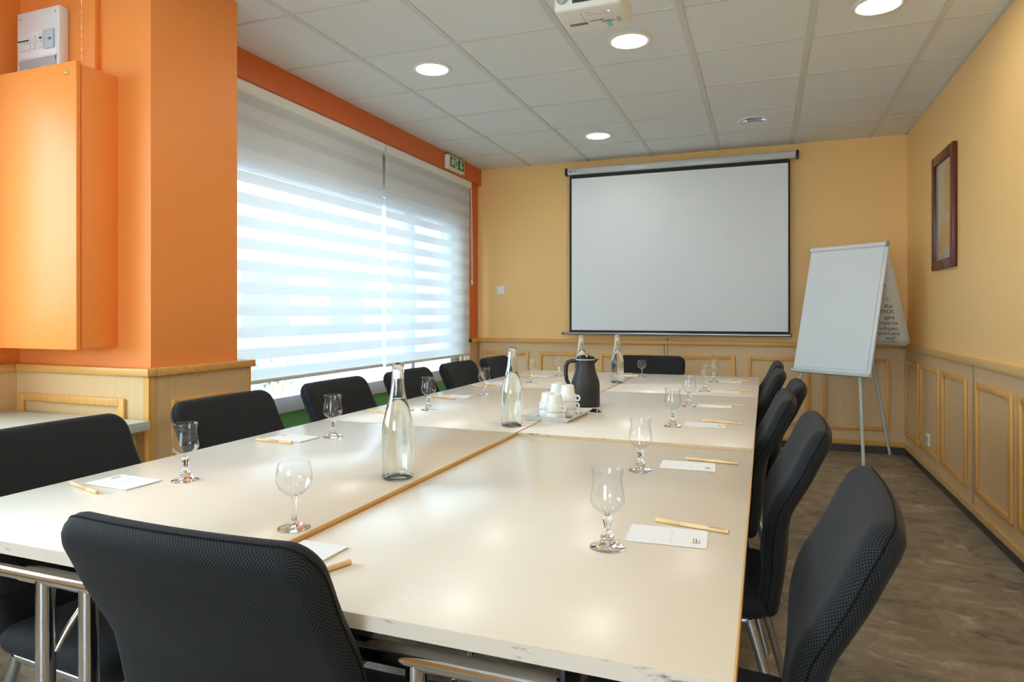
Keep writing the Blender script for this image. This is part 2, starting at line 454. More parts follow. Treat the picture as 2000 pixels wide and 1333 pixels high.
# street window
WX = -2.87
f = MB()
Y0, Y1 = 2.58, 5.93
f.box(WX - .05, WX + .03, Y0, Y1, .53, .632, .004)
f.box(WX - .05, WX + .03, Y0, Y1, 2.02, 2.08, .004)
for a, b_ in ((Y0, Y0 + .07), (5.03, 5.09), (5.79, Y1)): f.box(WX - .05, WX + .03, a, b_, .632, 2.02, .004)
f.box(WX - .05, WX + .03, 5.79, Y1, 0.0, .53, .004)
f.box(WX - .05, WX + .03, Y0, 5.79, 0.0, .06, .004)
win = structure('window_1', f, M['window_frame'])
MB().box(WX - .013, WX - .007, Y0 + .06, 5.80, .62, 2.03).build('pane', M['pane'], win)
MB().box(WX - .03, WX + .005, Y0 + .01, 5.79, .05, .535).build('spandrel_panel', M['green_panel'], win)
text_obj('lettering', 'Location Salle de réunion', .105, basis((WX - .016, 4.50, 1.075), (0, -1, 0), (0, 0, 1)), M['vinyl'], win, align='LEFT')

# ------------------------------------------------------------------ panelling
def moulding_frame(mb, axis, face, a0, a1, z0, z1, w=.033, d=.014):
    """raised picture frame on a panel. axis 'y': face is a y plane looking to -y; 'x-': looking to -x; 'x+': to +x"""
    def bx(p0, p1, q0, q1):
        if axis == 'y': mb.box(p0, p1, face - d, face, q0, q1, .003)
        elif axis == 'x-': mb.box(face - d, face, p0, p1, q0, q1, .003)
        else: mb.box(face, face + d, p0, p1, q0, q1, .003)
    bx(a0, a0 + w, z0, z1); bx(a1 - w, a1, z0, z1)
    bx(a0 + w, a1 - w, z1 - w, z1); bx(a0 + w, a1 - w, z0, z0 + w)

RZ0, RZ1 = .875, .913
# back wall panelling
p = structure('trim_2', MB().box(-2.72, 1.075, 6.212, YB, .065, RZ0), M['panel'])
MB().box(-2.745, 1.09, 6.185, YB, RZ0, RZ1, .004).build('rail', M['moulding_h'], p)
for a, b_ in ((-2.68, -2.185), (-2.083, -1.571), (-1.476, -.965), (-.756, -.246), (-.147, .356), (.452, .96)):
    q = MB(); moulding_frame(q, 'y', 6.212, a, b_, .19, .785); q.build('panel_frame', M['moulding'], p)
MB().box(-2.72, 1.075, 6.198, 6.212, .063, .105, .003).build('base_rail', M['moulding_h'], p)
MB().box(-2.72, 1.08, 6.215, YB, 0, .066).build('plinth', M['plinth'], p)
MB().box(-.869, -.865, 6.209, 6.213, .105, RZ0).build('joint', M['plinth'], p)
# right wall panelling
p = structure('trim_3', MB().box(1.075, XR, YF, 6.212, .065, RZ0), M['panel'])
MB().box(1.05, XR, YF, 6.19, RZ0, RZ1, .004).build('rail', M['edge_wood'], p)
ys = [(5.69, 6.17), (5.075, 5.625), (4.44, 4.985), (3.69, 4.255), (3.04, 3.605), (2.30, 2.87), (1.65, 2.2), (.9, 1.5)]
for a, b_ in ys:
    q = MB(); moulding_frame(q, 'x-', 1.075, a, b_, .18, .79); q.build('panel_frame', M['moulding'], p)
MB().box(1.060, 1.075, YF, 6.20, .063, .105, .003).build('base_rail', M['edge_wood'], p)
MB().box(1.08, XR, YF, 6.212, 0, .066).build('plinth', M['plinth'], p)
MB().box(1.0735, 1.0755, 4.327, 4.331, .105, RZ0).build('joint', M['plinth'], p)
MB().box(1.0735, 1.0755, 2.94, 2.944, .105, RZ0).build('joint', M['plinth'], p)
# column panelling: near side, room side, far side
p = structure('trim_4', MB().box(XL + .024, -2.31, 1.967, 1.996, .065, .905).box(-2.33, -2.31, 1.996, 2.468, .065, .905)
              .box(-2.78, -2.31, 2.468, 2.530, .065, .905), M['panel'])
MB().box(XL + .024, -2.292, 1.950, 1.996, .905, .938, .004).box(-2.33, -2.292, 1.996, 2.55, .905, .938, .004).box(-2.78, -2.33, 2.468, 2.55, .905, .938, .004).build('rail', M['moulding_h'], p)
q = MB(); moulding_frame(q, 'y', 1.967, -3.07, -2.43, .19, .812); q.build('panel_frame', M['moulding'], p)
q = MB(); moulding_frame(q, 'x+', -2.31, 2.075, 2.425, .19, .802); q.build('panel_frame', M['moulding'], p)
MB().box(-2.335, -2.3085, 1.9655, 1.968, .065, .905).box(-2.3085, -2.306, 1.9655, 1.995, .065, .905).box(-2.3085, -2.306, 2.512, 2.532, .065, .905).build('corner_post', M['moulding'], p)
MB().box(XL + .024, -2.305, 1.958, 1.966, .063, .105).build('base_rail', M['moulding_h'], p)
MB().box(XL + .024, -2.315, 1.975, 2.52, 0, .066).build('plinth', M['plinth'], p)
# niche wall panelling
p = structure('trim_5', MB().box(XL, XL + .024, YF, 1.967, .065, .905), M['panel'])
MB().box(XL, XL + .04, YF, 1.950, .905, .938, .004).build('rail', M['edge_wood'], p)
MB().box(XL, XL + .018, YF, 1.967, 0, .066).build('plinth', M['plinth'], p)
# pier panelling
p = structure('trim_6', MB().box(-2.75, -2.735, 6.02, 6.212, .065, RZ0).box(-2.865, -2.735, 6.0, 6.02, .065, RZ0), M['panel'])
MB().box(-2.75, -2.715, 5.985, 6.186, RZ0, RZ1, .004).box(-2.865, -2.715, 5.985, 6.02, RZ0, RZ1, .004).build('rail', M['edge_wood'], p)

# ------------------------------------------------------------------ blinds
BX = -2.736
def blind(label, ya, yb, zb, chain_y, chain_z, low_cord=False):
    t = thing('roller_blind', label, 'blind', (BX, (ya + yb) / 2, 2.44), 0, 'striped roller blinds on the street window')
    L = t.location
    prof = [(-.045, .068), (.016, .068), (.022, .058), (.022, .022), (.014, .006), (0, 0), (-.045, 0)]
    Mx = basis((BX - .005, 0, 2.401), (1, 0, 0), (0, 0, 1))   # local z -> -y
    MB().prism(prof, -yb, -ya, M=Mx).build('cassette', M['white_plastic'], t, L)
    for a, b_ in ((ya - .004, ya + .004), (yb - .004, yb + .004)):
        MB().prism([(x * 1.06, y) for x, y in prof], -b_, -a, M=Mx).build('end_cap', M['ivory'], t, L)
    n = MB(); n.add([(BX, ya + .012, zb), (BX, yb - .012, zb), (BX, yb - .012, 2.405), (BX, ya + .012, 2.405)], [[0, 1, 2, 3]])
    fb = n.build('fabric', None, t, L)
    fb.data.materials.append(zebra('day_night_cloth', 2.025 - L.z, .1255, .052))
    MB().box(BX - .008, BX + .008, ya + .01, yb - .01, zb - .012, zb + .012, .004).build('bottom_bar', M['white_plastic'], t, L)
    if chain_y is not None:
        MB().tube([(BX + .022, chain_y, 2.40), (BX + .03, chain_y + .01, 1.9), (BX + .03, chain_y + .014, chain_z + .05), (BX + .03, chain_y + .006, chain_z),
                   (BX + .03, chain_y - .006, chain_z), (BX + .03, chain_y - .012, chain_z + .05), (BX + .024, chain_y - .01, 1.9), (BX + .02, chain_y - .006, 2.40)], .0028, 6).build('chain', M['white_plastic'], t, L)
        MB().box(BX + .024, BX + .036, chain_y - .012, chain_y + .012, chain_z - .045, chain_z, .003).build('chain_weight', M['white_plastic'], t, L)
    if low_cord:
        for y in (yb - .10, yb - .19):
            MB().tube([(BX - .012, y, zb), (BX - .012, y, .60)], .004, 6).build('cord', M['white_plastic'], t, L)
    return t
blind('wide striped white roller blind on the street window next to the orange column', 2.60, 4.408, .765, None, 0)
blind('narrower striped white roller blind on the street window next to the back wall', 4.425, 6.008, .760, 5.995, 1.49, True)

# ------------------------------------------------------------------ tables
TZ = {('l', 0): .750, ('l', 1): .7505, ('l', 2): .751, ('r', 0): .741, ('r', 1): .7505, ('r', 2): .750}
XT = {'l': (-1.59, -.797), 'r': (-.793, -.031)}
YT = [(.785, 2.128), (2.133, 3.447), (3.452, 4.545)]
LEGY = {('l', 0): (.845, 2.083), ('l', 1): (2.177, 3.335), ('l', 2): (3.89, 4.46), ('r', 0): (.845, 1.70), ('r', 1): (2.30, 3.365), ('r', 2): (3.95, 4.49)}
def table_z(x, y):
    s = 'l' if x < -.795 else 'r'
    k = 0 if y < 2.13 else (1 if y < 3.45 else 2)
    return TZ[(s, k)]
TL = {('l', 0): 'near cream folding table on the window side, chair tucked at its front', ('r', 0): 'near cream folding table on the aisle side with a worn front edge',
      ('l', 1): 'middle cream folding table on the window side', ('r', 1): 'middle cream folding table on the aisle side, under the tray and jug',
      ('l', 2): 'far cream folding table on the window side', ('r', 2): 'far cream folding table on the aisle side'}
for (s, k), lab in TL.items():
    x0, x1 = XT[s]; y0, y1 = YT[k]; z = TZ[(s, k)]; cx, cy = (x0 + x1) / 2, (y0 + y1) / 2
    t = thing('folding_table', lab, 'table', (cx, cy, 0), 0, 'cream folding tables pushed together'); L = t.location
    MB().box(x0 + .002, x1 - .002, y0 + .002, y1 - .002, z - .023, z, .0012, 1).build('tabletop', M['laminate'], t, L)
    MB().box(x0, x0 + .0035, y0 + .0035, y1 - .0035, z - .022, z - .0006).build('edge_band', M['edge_wood'], t, L)
    MB().box(x1 - .0035, x1, y0 + .0035, y1 - .0035, z - .022, z - .0006).build('edge_band', M['edge_wood'], t, L)
    MB().box(x0, x1, y0, y0 + .0035, z - .022, z - .0006).build('end_band', M['edge_tan'] if (s, k) == ('r', 1) else M['edge_worn'], t, L)
    MB().box(x0, x1, y1 - .0035, y1, z - .022, z - .0006).build('end_band', M['edge_worn'], t, L)
    u = z - .023
    for e, ly in enumerate(LEGY[(s, k)]):
        MB().tube([(cx - .172, ly, u - .058), (cx + .158, ly, u - .058)], .0165, 16).build('cross_bar', M['chrome'], t, L)
        for sx in (-.057, .057):
            MB().tube([(cx + sx, ly, .03), (cx + sx, ly, u - .062)], .0165, 16).build('leg', M['chrome'], t, L)
        MB().box(cx - .30, cx + .30, ly - .02, ly + .02, .008, .036, .008).build('foot', M['chrome'], t, L)
        for sx in (-.178, .164):
            ya, yb = (ly - .010, ly + .07) if e == 0 else (ly - .07, ly + .010)
            MB().box(cx + sx - .004, cx + sx + .004, ya, yb, u - .11, u, .001).box(cx + sx - .02, cx + sx + .02, ya, yb, u - .004, u, .001).build('bracket', M['steel_dark'], t, L)
        d = 1 if e == 0 else -1
        MB().tube([(cx - .045, ly + d * .012, u - .20), (cx - .035, ly + d * .03, u - .16), (cx - .02, ly + d * .06, u - .11), (cx, ly + d * .20, u - .004)], .0065, 8).build('brace', M['chrome'], t, L)

# ------------------------------------------------------------------ chairs
def catmull(tab, z):
    for i in range(len(tab) - 1):
        if z <= tab[i + 1][0] or i == len(tab) - 2: break
    z0, y0 = tab[i]; z1, y1 = tab[i + 1]
    m0 = (y1 - tab[i - 1][1]) / (z1 - tab[i - 1][0]) if i > 0 else (y1 - y0) / (z1 - z0)
    m1 = (tab[i + 2][1] - y0) / (tab[i + 2][0] - z0) if i + 2 < len(tab) else (y1 - y0) / (z1 - z0)
    h = z1 - z0; t = (z - z0) / h
    return (2 * t**3 - 3 * t**2 + 1) * y0 + (t**3 - 2 * t**2 + t) * h * m0 + (-2 * t**3 + 3 * t**2) * y1 + (t**3 - t**2) * h * m1

def fillet(poly, rad, step=.02):
    """rounded polygon (ccw) -> list of (point, outward normal)"""
    out = []; n = len(poly)
    cs = []
    for i in range(n):
        p = Vector(poly[i]); a = (Vector(poly[i - 1]) - p).normalized(); b = (Vector(poly[(i + 1) % n]) - p).normalized()
        ang = a.angle(b); d = rad[i] / math.tan(ang / 2)
        c = p + (a + b).normalized() * (rad[i] / math.sin(ang / 2))
        cs.append((p + a * d, p + b * d, c, rad[i]))
    for i in range(n):
        s, e, c, r = cs[i]
        a0 = math.atan2(*(s - c).yx); a1 = math.atan2(*(e - c).yx)
        while a1 < a0: a1 += 2 * PI
        for k in range(9):
            a = a0 + (a1 - a0) * k / 8
            nn = Vector((math.cos(a), math.sin(a))); out.append((c + nn * r, nn))
        nx = cs[(i + 1) % n][0]; seg = nx - e; ns = max(1, int(seg.length / step))
        nn = Vector((seg.y, -seg.x)).normalized()
        for k in range(1, ns): out.append((e + seg * k / ns, nn))
    return out

def pad(outline, thick, surf, crown=0.0):
    """closed cushion: outline in 2D carried by surf(x, l) -> (point, normal)"""
    r = thick / 2; mb = MB(); n = len(outline)
    cen = sum((p for p, _ in outline), Vector((0, 0))) / n
    rings = []
    def ring(inset, scale, hgt, arc):
        row = []
        for p, nn in outline:
            q = p - nn * inset
            q = cen + (q - cen) * scale
            uvp = p - nn * (inset - arc) if scale == 1 else q
            row.append((q, hgt, (uvp.x, uvp.y)))
        rings.append(row)
    for sgn in (1, -1):
        seq = [.12, .3, .5, .7, .86]
        part = [(r, s, sgn * (r + crown * (1 - s * s)), 0) for s in seq]
        if sgn == 1:
            for a in part: ring(*a)
            for k in range(9):
                a = PI / 2 - PI * k / 8
                ring(r * (1 - math.cos(a)), 1, r * math.sin(a), r * (PI / 2 - a) - r + r * (1 - math.cos(a)))
        else:
            for a in part[::-1]: ring(*a)
    vs, uvs = [], []
    for row in rings:
        for q, h, uv in row:
            P, Nn = surf(q.x, q.y); vs.append(P + Nn * h); uvs.append(uv)
    fs = []
    for i in range(len(rings) - 1):
        for j in range(n):
            fs.append([i * n + j, i * n + (j + 1) % n, (i + 1) * n + (j + 1) % n, (i + 1) * n + j])
    fs = [q[::-1] for q in fs]
    c0, c1 = len(vs), len(vs) + 1
    for sgn in (1, -1):
        P, Nn = surf(cen.x, cen.y); vs.append(P + Nn * sgn * (r + crown)); uvs.append((cen.x, cen.y))
    l = (len(rings) - 1) * n
    for j in range(n):
        fs.append([c0, (j + 1) % n, j][::-1]); fs.append([c1, l + j, l + (j + 1) % n][::-1])
    mb.add(vs, fs, True, uvs)
    bm = bmesh.new(); return mb

YC = [(.36, -.205), (.44, -.218), (.52, -.228), (.58, -.231), (.63, -.238), (.67, -.249), (.718, -.275), (.76, -.298), (.80, -.316), (.84, -.336), (.90, -.368)]
def back_surf(x, z):
    y = catmull(YC, z); dy = (catmull(YC, z + .004) - catmull(YC, z - .004)) / .008
    nrm = Vector((-.6 * x, 1, -dy)).normalized()
    return Vector((x, y + .3 * x * x, z)), nrm
def seat_surf(x, y):
    z = .398 - (max(0, y - .08) ** 2) * 1.1 + .25 * x * x
    return Vector((x, y, z)), Vector((-.5 * x, 2.2 * max(0, y - .08), 1)).normalized()

CH = thing('conference_chair', 'black mesh chair tucked under the near end of the tables, back to the camera', 'chair', (0, 0, 0), 0, 'black mesh chairs around the tables')
ol = fillet([(-.188, .375), (.188, .375), (.228, .62), (.228, .866), (-.228, .866), (-.228, .62)], [.05, .05, .3, .048, .048, .3])
bk = pad(ol, .052, back_surf, .003)
b1 = bk.build('backrest', M['fabric'], CH)
seam = []
for p_, n_ in ol:
    P, Nn = back_surf(p_.x, p_.y); side = (back_surf(p_.x + n_.x * .01, p_.y + n_.y * .01)[0] - P).normalized()
    seam.append(P - side * .0003)
MB().tube(seam, .0016, 6, closed=True).build('piping', M['fabric_seam'], b1)
so = fillet([(-.2, -.215), (.2, -.215), (.225, .19), (-.225, .19)], [.05, .05, .07, .07])
pad(so, .064, seat_surf, .006).build('seat', M['fabric'], CH)
for sx in (-1, 1):
    MB().tube([(sx * .175, -.16, .372), (sx * .192, -.215, .19), (sx * .205, -.262, .006)], [.0135, .0125, .011], 12).build('leg', M['alu'], CH)
    MB().tube([(sx * .175, .12, .36), (sx * .19, .15, .19), (sx * .20, .165, .006)], [.0135, .0125, .011], 12).build('leg', M['alu'], CH)
MB().tube([(-.175, -.16, .368), (-.175, .12, .352)], .011, 10).tube([(.175, -.16, .368), (.175, .12, .352)], .011, 10).tube([(-.175, .05, .352), (.175, .05, .352)], .010, 10).build('seat_frame', M['alu'], CH)
MB().tube([(-.12, -.12, .37), (-.125, -.205, .38), (-.13, -.226, .46)], .011, 10).tube([(.12, -.12, .37), (.125, -.205, .38), (.13, -.226, .46)], .011, 10).build('back_support', M['black'], CH)

CH.location = (-.745, 1.01, 0)
chairs = [
    (-.735, 4.325, PI, 'black mesh chair at the far end of the tables, under the projection screen'),
    (-1.45, 1.20, -PI / 2, 'first black mesh chair on the window side, in front of the side table'),
    (-1.47, 1.84, -PI / 2, 'second black mesh chair on the window side, in front of the orange column'),
    (-1.45, 2.46, -PI / 2, 'third black mesh chair on the window side, before the wide blind'),
    (-1.415, 3.04, -PI / 2, 'fourth black mesh chair on the window side, before the narrower blind'),
    (-1.41, 3.63, -PI / 2, 'fifth black mesh chair on the window side, last but one from the back wall'),
    (-1.385, 4.15, -PI / 2, 'sixth black mesh chair on the window side, nearest the back wall'),
    (-.160, 1.25, PI / 2 - .05, 'first black mesh chair on the aisle side, nearest the camera'),
    (-.198, 1.99, PI / 2, 'second black mesh chair on the aisle side'),
    (-.255, 2.61, PI / 2, 'third black mesh chair on the aisle side, in front of the pulled-out one'),
    (-.197, 3.07, PI / 2, 'fourth black mesh chair on the aisle side, pulled out a little further'),
    (-.260, 3.66, PI / 2, 'fifth black mesh chair on the aisle side, last but one from the back wall'),
    (-.257, 4.24, PI / 2, 'sixth black mesh chair on the aisle side, nearest the back wall'),
]
for x, y, r_, lab in chairs:
    copy_tree(CH, lab, (x, y, 0), r_)

# ------------------------------------------------------------------ glassware
def goblet(name, label, group):
    t = thing(name, label, 'glass', (0, 0, 0), 0, group)
    bowl = [(0, .0605), (.006, .0608), (.016, .0645), (.026, .073), (.0305, .082), (.0310, .090), (.0290, .102), (.0268, .114), (.0262, .124), (.0276, .134), (.0285, .1395),
            (.0280, .1402), (.0272, .1395), (.0264, .134), (.0250, .124), (.0256, .114), (.0278, .102), (.0297, .090), (.0292, .083), (.0250, .0755), (.0155, .0675), (.006, .0642), (0, .064)]
    MB().lathe(bowl, 48).build('bowl', M['thin_glass'], t)
    stem = [(0, .0212), (.011, .0212), (.0088, .0245), (.0082, .027), (.0072, .030), (.0050, .0315), (.0052, .0345), (.0072, .043), (.0094, .051), (.0096, .0535), (.0066, .0562), (.0058, .0582), (.0066, .0602), (0, .0603)]
    MB().lathe(stem, 24).build('stem', M['glass'], t)
    foot = [(0, .0004), (.030, .0003), (.0314, .0015), (.0306, .003), (.022, .0062), (.0150, .010), (.0125, .0145), (.0128, .017), (.0118, .0205), (0, .0208)]
    MB().lathe(foot, 48).build('foot', M['glass'], t)
    return t
def wine(name, label, s, group):
    t = thing(name, label, 'glass', (0, 0, 0), 0, group)
    bowl = [(0, .062), (.006, .0622), (.018, .0665), (.0285, .077), (.0335, .091), (.0338, .101), (.0318, .114), (.0285, .1255), (.0278, .1262), (.0274, .1255), (.0306, .114), (.0326, .101), (.0323, .091), (.0274, .0785), (.0172, .0685), (.006, .065), (0, .0648)]
    foot = [(0, .0004), (.029, .0003), (.0302, .0016), (.029, .003), (.018, .0065), (.008, .011), (.0048, .016), (.0042, .030), (.0044, .050), (.0058, .0595), (.006, .0618), (0, .0618)]
    sc = Matrix.Diagonal((s, s, s, 1))
    MB().lathe(bowl, 48, M=sc).build('bowl', M['thin_glass'], t)
    MB().lathe(foot, 48, M=sc).build('stem', M['glass'], t)
    return t
ordw = ['first', 'second', 'third', 'fourth', 'fifth', 'sixth']
GG = 'waisted water glasses on the tables'
gl = goblet('water_glass', '', GG)
spots = [(-1.323, 1.231), (-1.335, 1.84), (-1.329, 2.497), (-1.308, 3.045), (-1.291, 3.70), (-1.262, 4.17)]
for i, (x, y) in enumerate(spots):
    lab = '%s waisted stem glass from the camera along the window side of the table' % ordw[i]
    if i == 0: gl['label'] = lab; gl.location = (x, y, table_z(x, y))
    else: copy_tree(gl, lab, (x, y, table_z(x, y)), random.random() * 6)
spots = [(-.262, 1.165), (-.308, 1.765), (-.31, 2.441), (-.311, 3.0), (-.294, 3.616), (-.285, 4.14)]
for i, (x, y) in enumerate(spots):
    copy_tree(gl, '%s waisted stem glass from the camera along the aisle side of the table' % ordw[i], (x, y, table_z(x, y)), random.random() * 6)
wine('wine_glass', 'round-bowled wine glass beside the near seam, in front of the closest chair', 1.0, 'round wine glasses at the table ends').location = (-.835, 1.03, table_z(-.835, 1.03))
wine('wine_glass', 'small round-bowled glass at the far end, in front of the end chair', .86, 'round wine glasses at the table ends').location = (-.742, 4.30, table_z(-.742, 4.3))

def bottle(label):
    t = thing('water_bottle', label, 'bottle', (0, 0, 0), 0, 'clear glass water bottles on the tables')
    outer = [(0, .016), (.012, .0145), (.024, .007), (.030, .001), (.034, .0004), (.0378, .004), (.0388, .010), (.0388, .118), (.0382, .128), (.0360, .142), (.0290, .170), (.0215, .198), (.0175, .220), (.0150, .245), (.0142, .262),
             (.0152, .264), (.0158, .267), (.0152, .270), (.0142, .272), (.0150, .274), (.0152, .283), (.0140, .286)]
    inner = [(.0108, .286), (.0104, .270), (.0108, .250), (.0135, .222), (.0178, .1985), (.0252, .170), (.0322, .142), (.0348, .128), (.0355, .118), (.0355, .009), (.033, .004), (.026, .0085), (.013, .0165), (0, .018)]
    MB().lathe(outer + inner, 56).build('bottle', M['bottle'], t)
    fill = [(0, .0179), (.013, .0164), (.026, .0084), (.033, .0039), (.03552, .009), (.03552, .118), (.03482, .128), (.03222, .142), (.02522, .170), (.0183, .1965), (0, .1965)]
    MB().lathe(fill, 56).build('water', M['water'], t)
    return t
bt = bottle('clear water bottle nearest the camera, on the near window-side table'); bt.location = (-.851, 1.438, table_z(-.851, 1.438))
copy_tree(bt, 'clear water bottle just left of the tray of cups', (-.857, 2.25, table_z(-.857, 2.25)), 1.2)
copy_tree(bt, 'clear water bottle in front of the end chair, past the black jug', (-.815, 3.885, table_z(-.815, 3.885)), 2.2)
copy_tree(bt, 'clear water bottle mostly hidden behind the black jug, only its neck showing', (-.995, 3.74, table_z(-.995, 3.74)), 3.0)

# ------------------------------------------------------------------ jug, tray, cups
jx, jy = -.742, 2.86
t = thing('thermos_jug', 'black insulated jug with looped handle behind the stacked cups', 'jug', (jx, jy, table_z(jx, jy)), 0)
body = [(0, .0004), (.060, .0004), (.0632, .003), (.0636, .010), (.0632, .075), (.0628, .095), (.060, .112), (.053, .132), (.0465, .152), (.0425, .170), (.0408, .187), (.0412, .200), (.0422, .205), (0, .206)]
MB().lathe(body, 56).build('body', M['matte_black'], t)
MB().lathe([(.0432, .2035), (.0436, .2065), (.0425, .2085), (.0405, .2085), (.0405, .2035)], 48).build('collar', M['grey_plastic'], t)
MB().lathe([(.0425, .2088), (.0430, .212), (.041, .216), (.026, .2225), (.014, .2255), (0, .226)], 48).build('lid', M['gloss_black'], t)
hd = Vector((-.9345, -.356, 0))
MB().tube([hd * .040 + Vector((0, 0, .199)), hd * .062 + Vector((0, 0, .199)), hd * .078 + Vector((0, 0, .193)), hd * .086 + Vector((0, 0, .176)), hd * .087 + Vector((0, 0, .14)), hd * .083 + Vector((0, 0, .115)), hd * .072 + Vector((0, 0, .092)), hd * .060 + Vector((0, 0, .076))],
          [.009, .009, .0095, .0095, .009, .0085, .0085, .009], 12).build('handle', M['matte_black'], t)
sp = -hd
sd = Vector((-sp.y, sp.x, 0))
q = MB(); A = [sp * .038 + sd * .012 + Vector((0, 0, .206)), sp * .038 - sd * .012 + Vector((0, 0, .206)), sp * .060 + Vector((0, 0, .2085)), sp * .041 + Vector((0, 0, .186))]
q.add(A, [[0, 1, 2], [0, 2, 3], [1, 3, 2], [0, 3, 1]]); q.build('spout', M['matte_black'], t)

tx, ty, ta = -.762, 2.513, math.radians(-3)
tz = table_z(tx, ty)
t = thing('serving_tray', 'white rectangular tray under the stacked coffee cups', 'tray', (tx, ty, tz), ta)
def ring4(hx, hy, z): return [(-hx, -hy, z), (hx, -hy, z), (hx, hy, z), (-hx, hy, z)]
vs = ring4(.079, .125, .0005) + ring4(.098, .145, .0205) + ring4(.0955, .1425, .0208) + ring4(.077, .123, .004)
fs = [[3, 2, 1, 0], [12, 13, 14, 15]]
for a in (0, 4, 8):
    for k in range(4): fs.append([a + k, a + (k + 1) % 4, a + 4 + (k + 1) % 4, a + 4 + k])
MB().add(vs, fs).build('tray', M['white_plastic'], t)
MB().box(-.076, .076, -.122, .122, .004, .0046).build('tray_liner', M['liner'], t)

def cup(label, x, y, z, r_):
    t = thing('coffee_cup', label, 'cup', (x, y, z), r_, 'white coffee cups stacked upside down on the tray')
    # mouth down: rim at z = 0
    pr = [(.0305, .0), (.0312, .0008), (.0318, .003), (.0305, .022), (.0296, .0245), (.0262, .0258), (.0256, .0275), (.0222, .052), (.0205, .0565), (.0170, .0578), (.0165, .0565), (0, .0560), (0, .0530),
          (.0195, .0530), (.0205, .050), (.0238, .026), (.028, .0225), (.0300, .003), (.0305, .0)]
    sc = Matrix.Diagonal((1.12, 1.12, 1.12, 1))
    MB().lathe(pr, 40, M=sc).build('body', M['porcelain'], t)
    pts = []
    for k in range(11):
        a = -PI * .72 + 2 * PI * .72 * k / 10
        pts.append((.0368 + .0090 * math.cos(a), 0, .0124 + .0090 * math.sin(a)))
    MB().tube(pts, .0030, 8, M=sc).build('handle', M['porcelain'], t)
    return t
def local(dx, dy): 
    return tx + dx * math.cos(ta) - dy * math.sin(ta), ty + dx * math.sin(ta) + dy * math.cos(ta)
stacks = [((.016, -.078), 2, 'front right stack', -.5), ((-.034, -.024), 2, 'front left stack', 1.9), ((.034, .016), 3, 'back right stack', -.35), ((-.028, .066), 3, 'back left stack', 2.0)]
first = None
for (dx, dy), nn, nm, rr in stacks:
    x, y = local(dx, dy)
    for k in range(nn):
        what = ['bottom', 'top'][k] if nn == 2 else ['bottom', 'middle', 'top'][k]
        lab = 'upturned white coffee cup, %s of the %s on the tray' % (what, nm)
        z = tz + .0048 + .029 * k
        if first is None: first = cup(lab, x, y, z, rr)
        else: copy_tree(first, lab, (x, y, z), rr + .1 * k)
sx_, sy_ = -.672, 2.70
t = thing('sugar_sachets', 'small black sachet lying between the tray and the black jug', 'sachet', (sx_, sy_, table_z(sx_, sy_)), -.25)
q = MB()
vs, fs = [], []
for i in range(9):
    for j in range(5):
        u, v = -1 + i / 4, -1 + j / 2
        vs.append((u * .038, v * .016, .001 + .012 * max(0, (1 - u ** 4) * (1 - v * v))))
nb = len(vs)
for i in range(9):
    for j in range(5): vs.append((vs[i * 5 + j][0], vs[i * 5 + j][1], .0004))
for i in range(8):
    for j in range(4):
        a = i * 5 + j; fs.append([a, a + 5, a + 6, a + 1]); fs.append([nb + a, nb + a + 1, nb + a + 6, nb + a + 5])
q.add(vs, fs, True); q.build('packet', M['gloss_black'], t)
MB().box(-.034, -.018, -.006, .006, .0105, .0125, .0005).build('print', M['paper'], t)

# ------------------------------------------------------------------ pads and pens
def notepad(label):
    t = thing('notepad', label, 'notepad', (0, 0, 0), 0, 'white notepads laid at each seat')
    MB().box(-.0715, .0715, -.0475, .0475, .0002, .0012).build('backing_card', M['card'], t)
    MB().box(-.0715, .0715, -.0475, .0475, .0013, .0032).build('sheets', M['paper'], t)
    MB().box(.045, .0595, -.031, -.0255, .00322, .0034).build('logo_block', M['yellow_print'], t)
    q = MB()
    for i, (ln, xx) in enumerate(((.019, .047), (.019, .0515), (.016, .0525), (.012, .0575))):
        k = 0.0
        while k < ln:
            w_ = .0012 + .0012 * random.random()
            q.box(xx, xx + .0018, -.0245 + k, -.0245 + k + w_, .00322, .00335); k += w_ + .0009
    for k in range(6):
        q.box(.047 + k * .0020, .0484 + k * .0020, -.0295, -.027, .00341, .0035)
    q.build('print', M['grey_print'], t)
    q = MB()
    for k in range(5): q.box(-.06 + k * .018, -.0597 + k * .018, -.03, .03, .00322, .0033)
    q.box(.006, .010, -.036, .034, .00322, .0033)
    q.build('watermark', M['faint_print'], t)
    return t
def pen(label):
    t = thing('pen', label, 'pen', (0, 0, 0), 0, 'kraft paper pens laid at each seat')
    Mx = basis((0, 0, .0046), (0, 1, 0), (0, 0, 1))  # local z -> +x
    MB().lathe([(0, -.022), (.0041, -.022), (.0041, .071), (.0038, .0715), (.0012, .0715), (.001, .069), (0, .069)], 16, M=Mx).build('barrel', M['kraft'], t)
    MB().lathe([(0, -.071), (.0043, -.071), (.0045, -.0705), (.0045, -.0225), (.0041, -.022), (0, -.022)], 16, M=Mx).build('cap', M['kraft'], t)
    MB().lathe([(0, .0695), (.0011, .0695), (.0011, .0722), (0, .0722)], 10, M=Mx).build('refill_tip', M['ink'], t)
    text_obj('lettering', 'logishotels.com', .0050, Matrix.Translation((.049, -.0016, .0085)) @ Matrix.Rotation(.55, 4, 'X'), M['ink'], t)
    return t
PD = notepad(''); PN = pen('')
used = [False, False]
def put(proto, k, lab, x, y, rz):
    z = table_z(x, y)
    if not used[k]:
        used[k] = True; proto['label'] = lab; proto.location = (x, y, z); proto.rotation_euler = (0, 0, rz)
    else: copy_tree(proto, lab, (x, y, z), rz)
